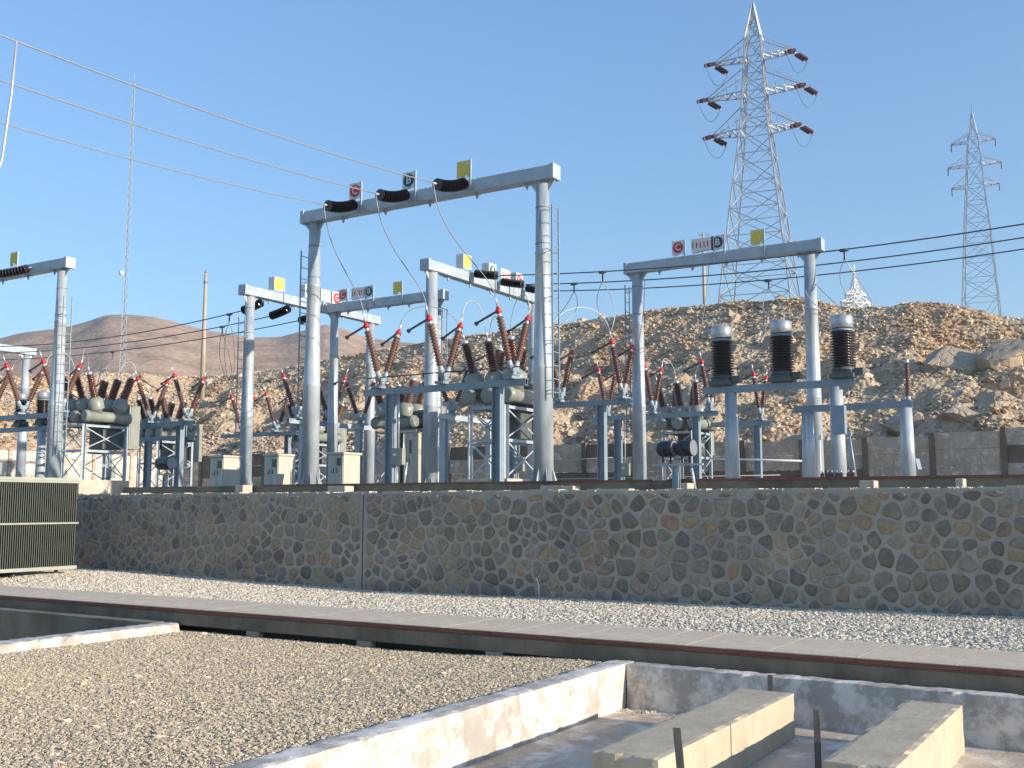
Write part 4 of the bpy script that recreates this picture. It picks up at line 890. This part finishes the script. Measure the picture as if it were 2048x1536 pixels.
# far hills
FHX = [(-400, 700), (0, 692), (60, 680), (130, 672), (190, 655), (210, 647), (250, 648), (300, 652), (340, 660), (400, 676), (500, 690), (560, 690), (600, 680), (647, 665), (693, 675), (730, 690), (800, 700), (1000, 720), (2500, 760)]
def farpt(x, t):
    D = 260+620*t; y = interp(FHX, x); zc = P(x, y, D=880).z
    z = -1+(zc+1)*smooth(t*1.0)**1.0
    q = P(x, 700, D=D); s = 3.6*fr(q.x, q.y, 1, .008, 7)+1.6*fr(q.x, q.y, 8, .04, 6)
    return (q.x, q.y, z+s*min(1, 3*t)*min(1, (1-t)*2.2+.12))
b = MB(); nx, nt_ = 260, 80
b.add([farpt(-700+3300*i/(nx-1), j/(nt_-1)) for j in range(nt_) for i in range(nx)], [(j*nx+i, j*nx+i+1, (j+1)*nx+i+1, (j+1)*nx+i) for j in range(nt_-1) for i in range(nx-1)], 0, True)
struct(b.build('far_hills', 'farhill'))
# ================================================================== PYLONS AND POLES
def lattice(b, levels, w, leg, brace, base=True):
    """four-legged tower body: levels = [(z, halfwidth)]"""
    for (z0, h0), (z1, h1) in zip(levels, levels[1:]):
        c0 = [(h0, h0), (-h0, h0), (-h0, -h0), (h0, -h0)]; c1 = [(h1, h1), (-h1, h1), (-h1, -h1), (h1, -h1)]
        for k in range(4):
            a = Vector((*c0[k], z0)); c = Vector((*c1[k], z1)); a2 = Vector((*c0[(k+1) % 4], z0)); c2 = Vector((*c1[(k+1) % 4], z1))
            b.bar(a, c, leg); b.bar(a, c2, brace); b.bar(a2, c, brace); b.bar(c, c2, brace)
def pylon(D, x, ztop_y, scale, zbase, rz, label, mt, arms, levels, tension, w=.16):
    root = thing('pylon', label, 'pylon'); q = P(x, 400, D=D); root.location = (q.x, q.y, zbase); root.rotation_euler = (0, 0, rz)
    b = MB(); lattice(b, levels, 0, w, w*.55)
    top = levels[-1]; b.bar((0, 0, top[0]), (0, 0, top[0]+2.2), w*.8); b.build('tower_body', mt, root)
    for (z, half, up) in arms:
        for s in (-1, 1):
            hw = interp([(l[0], l[1]) for l in levels], z); h2 = interp([(l[0], l[1]) for l in levels], z+up)
            b = MB(); pb = MB(); tip = Vector((s*half, 0, z))
            for sy in (-1, 1):
                b.bar((s*hw, sy*hw, z), tip+Vector((0, sy*.5, 0)), w*.7); b.bar((s*h2, sy*h2, z+up), tip+Vector((0, sy*.35, .1)), w*.6)
            n = 4
            for k in range(n+1):
                t = k/n; y = hw*(1-t)+.5*t; xx = s*(hw+(half-hw)*t); pb.bar((xx, -y, z), (xx, y, z), w*.35, w*1.7)
                if k < n:
                    t2 = (k+1)/n; y2 = hw*(1-t2)+.5*t2; x2 = s*(hw+(half-hw)*t2); (pb if k % 2 == 0 else b).bar((xx, -y, z+.01), (x2, y2, z+.01), w*.35, w*1.6)
                    b.bar((xx, y, z), (s*(h2+(half-h2)*t), 0, z+up*(1-t)), w*.4)
            ca = b.build('crossarm', mt, root); pb.build('plan_bracing', 'bright', ca)  # bracing coloured paler than the arm to show sun glint
            for sy in (-1, 1):
                b = MB()
                if tension:
                    e0 = tip+Vector((0, sy*.5, -.05))
                    d = Vector((-.7, sy*1.5, -.75)) if sy < 0 else Vector((1.1, sy*1.7, -.5))
                    for o2 in (-.22, .22):
                        L = d.length; b.lathe(e0+Vector((o2, 0, 0))+d*.14, e0+Vector((o2, 0, 0))+d, ribs(L*.8, 9, .13, .26), 10)
                    b.bar(e0, e0+d*.16, .07); b.bar(e0+d*.95, e0+d*1.15, .1, .45); b.build('insulator_set', 'purple', root)
                elif sy > 0:
                    b.cyl(tip, tip+Vector((0, 0, -1.7)), .11, .11, 8); b.build('insulator_set', 'cabledark', root)
            if tension:
                e0 = tip+Vector((0, -.5, -.05))+Vector((-.7, -1.5, -.75))*1.1; e1 = tip+Vector((0, .5, -.05))+Vector((1.1, 1.7, -.5))*1.1
                b = MB(); b.tube([e0*(1-t)+e1*t-Vector((0, 0, 2.2*4*t*(1-t))) for t in lin(0, 1, 14)], .035); b.build('jumper_loop', 'cabledark', root)
    return root
def zy(x, y, D): return P(x, y, D=D).z
D1_ = 140; zb1 = 22.
lv = [(zy(1510, y, D1_)-zb1, h) for y, h in ((600, 4.4), (540, 3.98), (480, 3.52), (425, 3.12), (372, 2.7), (314, 2.22), (262, 1.82), (226, 1.62), (188, 1.45), (152, 1.3), (117, 1.15), (78, 1.0), (50, .62), (25, .3), (8, .1))]
lv = [(0, 5.0)]+lv
az = R(31.7)
pylon(D1_, 1516, 0, 1, zb1, R(31.7-24), 'tall lattice pylon with maroon insulators on the hilltop at right', 'lattice',
      [(zy(1510, 116, D1_)-zb1, 5.3, 2.6), (zy(1510, 186, D1_)-zb1, 6.4, 3.2), (zy(1510, 262, D1_)-zb1, 5.7, 3.0)], lv, True, .185)
D2_ = 250; zb2 = 36.
lv2 = [(0, 3.9)]+[(zy(1950, y, D2_)-zb2, h) for y, h in ((600, 3.5), (560, 3.2), (520, 2.95), (480, 2.7), (440, 2.4), (405, 2.1), (372, 1.8), (330, 1.5), (300, 1.25), (270, .95), (245, .5), (226, .12))]
pylon(D2_, 1952, 0, 1, zb2, R(31.7-28), 'second pylon, thin grey lattice far off near right frame edge', 'farsteel',
      [(zy(1950, 283, D2_)-zb2, 4.5, 2.), (zy(1950, 330, D2_)-zb2, 5.4, 2.2), (zy(1950, 372, D2_)-zb2, 4.8, 2.2)], lv2, False, .17)
D3_ = 300; zb3 = zy(1703, 640, D3_)-6
lv3 = [(0, 3.)]+[(zy(1703, y, D3_)-zb3, h) for y, h in ((625, 2.4), (608, 1.8), (594, 1.2), (575, .8), (560, .4), (546, .1))]
pylon(D3_, 1703, 0, 1, zb3, R(31.7+20), 'small white pylon top peeping over the hill by the right gantry', 'white', [(zy(1703, 606, D3_)-zb3, 4.6, 1.6), (zy(1703, 590, D3_)-zb3, 3.2, 1.2)], lv3, False, .3)
# radio mast
D4_ = 200; q = P(258, 400, D=D4_); root = thing('radio_mast', 'very tall slender lattice radio mast at left against the sky', 'mast', (q.x, q.y, 8)); root.rotation_euler = (R(0), 0, .5)
zt = zy(264, 165, D4_)-8; b = MB(); n = 44; hw = lambda t: .75*(1-t)+.22*t
for k in range(n):
    t0, t1 = k/n, (k+1)/n
    for j in range(3):
        w0, w1 = 2*pi*j/3, 2*pi*(j+1)/3; A = lambda t, w: Vector((hw(t)*cos(w)*.85, hw(t)*sin(w)*.85, zt*t))
        b.bar(A(t0, w0), A(t1, w0), .085); b.bar(A(t0, w0), A(t1, w1), .04); b.bar(A(t1, w0), A(t1, w1), .04)
b.build('lattice', 'galvbeam', root)
b = MB(); b.cyl((0, 0, zt), (0, 0, zt+1.6), .05, n=8); b.build('antenna', 'farsteel', root)
b = MB(); z = zy(250, 547, D4_)-8; b.cyl((-.9, -.6, z), (-.3, -.6, z), .38, n=14); b.build('dish', 'white', root)
# poles
q = P(405, 755, D=95); root = thing('utility_pole', 'plain tan concrete pole standing alone left of the gantries', 'pole', (q.x, q.y, q.z-2))
b = MB(); b.cyl((0, 0, 0), (0, 0, zy(406, 546, 95)-q.z+2), .24, .13, 12); b.build('shaft', 'woodpole', root); b = MB(); h = zy(406, 546, 95)-q.z+2; b.cyl((0, 0, h), (0, 0, h+.25), .12, .08, 10); b.cyl((0, 0, h-.9), (0, 0, h-.7), .19, .19, 10); b.build('cap_fitting', 'steelgrey', root)
q = P(1409, 610, D=110); root = thing('utility_pole', 'thin pole with short crossarms on the hill left of the big pylon', 'pole', (q.x, q.y, q.z-4), YAW); h = zy(1409, 467, 110)-q.z+4
b = MB(); b.cyl((0, 0, 0), (0, 0, h), .2, .13, 12); b.build('shaft', 'woodpole', root); b = MB(); b.box(-.45, .55, -.05, .05, h-.2, h-.08); b.box(-.3, .4, .08, .14, h-.95, h-.85)
for x in (-.4, .15, .5): b.cyl((x, 0, h-.08), (x, 0, h+.12), .05, n=8)
b.build('crossarm', 'steelgrey', root)
# ================================================================== BUS CONDUCTORS AND JUMPERS
G4v = []; G5v = []
# right-hand bus: strings on the middle sunlit beam, cables out to the right frame edge
for k, (xa, ya, xb, yb, xc, yc, nm) in enumerate(((945, 546, 1000, 551, 2048, 448, 'uppermost'), (998, 562, 1052, 569, 2048, 475, 'middle'), (1048, 575, 1096, 582, 2048, 498, 'lowest'))):
    a = P(xa, ya, u=-20.2); vv = a.y; e = P(xb, yb, v=vv); end = P(xc, yc, v=vv)
    e = Vector((max(e.x, -18.9), vv, e.z)) if e.x < -19.2 else e
    string(a, e, 'dark insulator string on the middle sunlit beam, '+('nearest and most leftward' if k == 0 else 'middle one' if k == 1 else 'half hidden by the tall right column'), r=.15, sag=.02, n=9)
    far = end+(end-e)*.35; far.z = end.z+(end.z-e.z)*.35+.45
    sg = .55; pts = [e.lerp(end, t)-Vector((0, 0, sg*4*t*(1-t)*.5)) for t in lin(0, 1, 24)]+[end.lerp(far, t) for t in (.5, 1)]
    cable(pts, .02, nm+' dark bus cable crossing right gantry toward the right frame edge', 'cabledark', group='dark bus cables on the right')
    G5v.append((e, end))
def oncable(e, end, x):
    best = min((abs(px_of(*(e.lerp(end, t)).xy)-x), t) for t in lin(0, 1, 200)); t = best[1]; return e.lerp(end, t)-Vector((0, 0, .55*2*t*(1-t)))
def dropper(p, q, label, split=True):
    root = thing('dropper', label, 'cable', p, 0, 'dropper leads below the bus cables')
    q = Vector(q)-Vector(p)
    b = MB(); b.cyl((-.12, 0, -.02), (.12, 0, -.02), .05, n=8); b.bar((0, 0, -.02), (0, 0, -.3), .04); b.build('clamp', 'cabledark', root)
    b = MB()
    for s in (-1, 1):
        b.tube(bez((0, 0, -.28), q, (s*.5, 0, -.9), (s*.25, 0, .6)), .014)
    b.build('leads', 'cablelight', root)
for k, x, q, lb in ((1, 1150, TOPS['D3b'][0]+Vector((0, .2, 0)), 'looped dropper lead left of the second hanging loop'), (0, 1212, TOPS['D3c'][0], 'looped dropper lead hanging over the second-row disconnector'),
                    (0, 1708, (P(1740, 640, v=33).x, 33., P(1740, 640, v=33).z), 'dropper lead hanging beside the small white pylon'), (1, 1632, (P(1690, 660, v=30).x, 30, P(1690, 660, v=30).z), 'dropper lead just right of the right gantry column'),
                    (2, 1548, (P(1560, 660, v=28).x, 28, P(1560, 660, v=28).z), 'dropper lead above the middle current transformer')):
    dropper(oncable(*G5v[k], x), q, lb)
# left-hand bus below the left sunlit beam
for k, (xa, ya, xb, yb, xc, yc, nm) in enumerate(((528, 602, 490, 621, 0, 693, 'nearest'), (583, 614, 546, 632, 0, 706, 'middle'), (640, 628, 602, 641, 0, 720, 'farthest'))):
    a = P(xa, ya, u=-28.8); vv = a.y; e = P(xb, yb, v=vv); end = P(xc, yc, v=vv)
    e = Vector((a.x-1.2, vv, e.z))
    string(a, e, f'dark insulator string slanting below the left sunlit beam, {nm} one', r=.17, sag=.03, n=9)
    far = end+(end-e)*.3+Vector((0, 0, .6))
    cable([e.lerp(end, t)-Vector((0, 0, 1.2*t*(1-t))) for t in lin(0, 1, 20)]+[far], .02, nm+' dark bus cable running left from the left sunlit beam', 'cabledark', group='dark bus cables on the left')
    G4v.append((e, end))
for k, x, key, lb in ((0, 448, 'D8a', 'dropper lead below the nearest left bus cable'), (1, 434, 'D8a', 'dropper lead below the middle left bus cable'), (2, 212, 'D6a', 'twin dropper lead above the left breaker')):
    e, end = G4v[k]; t = min(lin(0, 1, 200), key=lambda t: abs(px_of(*(e.lerp(end, t)).xy)-x)); dropper(e.lerp(end, t)-Vector((0, 0, 1.2*t*(1-t))), TOPS[key][0], lb)
# jumpers from the tall gantry down to the first disconnectors
for i, (k, nm) in enumerate((('D1a', 'left'), ('D1b', 'middle'), ('D1c', 'right'))):
    cable(bez(G1end[i], TOPS[k][0], (.05, .1, -1.5), (-.35, .35, .9)), .013, f'thin {nm} jumper hanging from the tall gantry string to a red-capped disconnector', 'cablegrey', group='jumpers below the tall gantry')
def jump(a, c, h, label, r=.013, mt='cablelight'):
    a, c = Vector(a), Vector(c); cable(bez(a, c, (c-a)*.1+Vector((0, 0, h)), (a-c)*.1+Vector((0, 0, h))), r, label, mt, 'jumper', 'pale jumpers between switchgear')
def bush(bx, by, bz, rz, x, s):
    d = Vector((.12*x, s*.36, 1)).normalized(); p = Vector((x, s*.42, 2.5))+d*1.88; return Vector((bx, by, bz))+Matrix.Rotation(rz, 3, 'Z') @ p
for i, k, nm in ((-.68, 'D1a', 'left'), (0, 'D1b', 'middle'), (.68, 'D1c', 'right')):
    jump(TOPS[k][1], bush(-16.75, 26.75, 2.75, 0, i, -1), .9, f'arched jumper from the {nm} red-capped disconnector to the breaker behind the tall gantry')
    jump(bush(-16.75, 26.75, 2.75, 0, i, 1), TOPS[k.replace('1', '3')][0], 1.2, f'arched {nm} jumper from the tall gantry breaker to the second disconnector row')
for i, k, nm in ((-.68, 'a', 'left'), (0, 'b', 'middle'), (.68, 'c', 'right')):
    jump(TOPS['D7'+k][1], bush(-35.6, 26.75, 2.95, 0, i, -1), .7, f'{nm} arched jumper into the left breaker from the left-edge disconnectors')
    jump(bush(-35.6, 26.75, 2.95, 0, i, 1), TOPS['D6'+k][0], .6, f'{nm} curled jumper from left breaker to the next disconnectors')
    jump(TOPS['D2'+k][1], bush(-16.3, 39.6, 2.75, 0, i, -1), .5, f'{nm} small jumper into the far breaker behind the right gantry')
jump(TOPS['D3c'][1], P(1290, 560, v=31.5), -1.2, 'pale lead rising from the second-row disconnector to the right gantry column')
jump(TOPS['D3b'][1], TOPS['D3c'][0]+Vector((-.1, 0, .1)), .75, 'thick pale looping cable between the two disconnectors right of the tall column', .03)
jump(P(1480, 680, v=27), P(1530, 640, v=27), -.8, 'slack lead sagging between left and middle current transformers')
jump(P(1395, 670, v=33), P(1418, 530, v=31.8), -.6, 'thin lead hanging from the right gantry beam')
# ================================================================== AIR
hz = MB(); hz.box(-3100, 3100, -1600, 4600, -2.4, 190); hm = bpy.data.materials.new('thin_haze'); hm.use_nodes = True; hn = hm.node_tree
hn.nodes.remove(hn.nodes['Principled BSDF']); pv = hn.nodes.new('ShaderNodeVolumePrincipled'); pv.inputs['Color'].default_value = (.86, .9, .95, 1); pv.inputs['Density'].default_value = .00022; pv.inputs['Anisotropy'].default_value = .3
hn.links.new(pv.outputs[0], hn.nodes['Material Output'].inputs['Volume']); tag(hz.build('haze', hm), kind='stuff')
# ================================================================== LIGHT
EL, AZ = 14.0, math.atan2(1, .06)          # sun low, from the right and slightly beyond the wall
sd = Vector((cos(R(EL))*sin(AZ), cos(R(EL))*cos(AZ), sin(R(EL))))
sl = bpy.data.lights.new('sun', 'SUN'); sl.energy = 4.4; sl.angle = R(.5); sl.color = (1, .88, .73)
so = bpy.data.objects.new('sun', sl); COL.objects.link(so); so.rotation_euler = (-sd).to_track_quat('-Z', 'Y').to_euler()
W = bpy.data.worlds.new('World'); S.world = W; W.use_nodes = True; nt = W.node_tree
sky = nt.nodes.new('ShaderNodeTexSky'); sky.sky_type = 'NISHITA'; sky.sun_disc = False; sky.sun_elevation = R(EL); sky.sun_rotation = AZ
sky.air_density = 1.15; sky.dust_density = .6; sky.ozone_density = 3.7; sky.altitude = 600
bw = nt.nodes.new('ShaderNodeRGBToBW'); pw = nt.nodes.new('ShaderNodeMath'); pw.operation = 'POWER'; pw.inputs[1].default_value = -.3
ml = nt.nodes.new('ShaderNodeMath'); ml.operation = 'MULTIPLY'; ml.inputs[1].default_value = 1.13; sc = nt.nodes.new('ShaderNodeVectorMath'); sc.operation = 'SCALE'   # an evener, hazier sky than the clear-air model
nt.links.new(sky.outputs['Color'], bw.inputs[0]); nt.links.new(bw.outputs[0], pw.inputs[0]); nt.links.new(pw.outputs[0], ml.inputs[0])
nt.links.new(sky.outputs['Color'], sc.inputs[0]); nt.links.new(ml.outputs[0], sc.inputs['Scale']); nt.links.new(sc.outputs[0], nt.nodes['Background'].inputs['Color']); nt.nodes['Background'].inputs['Strength'].default_value = .15
vs = S.view_settings; vs.view_transform = 'Standard'; vs.look = 'None'; vs.gamma = 1; vs.exposure = .86
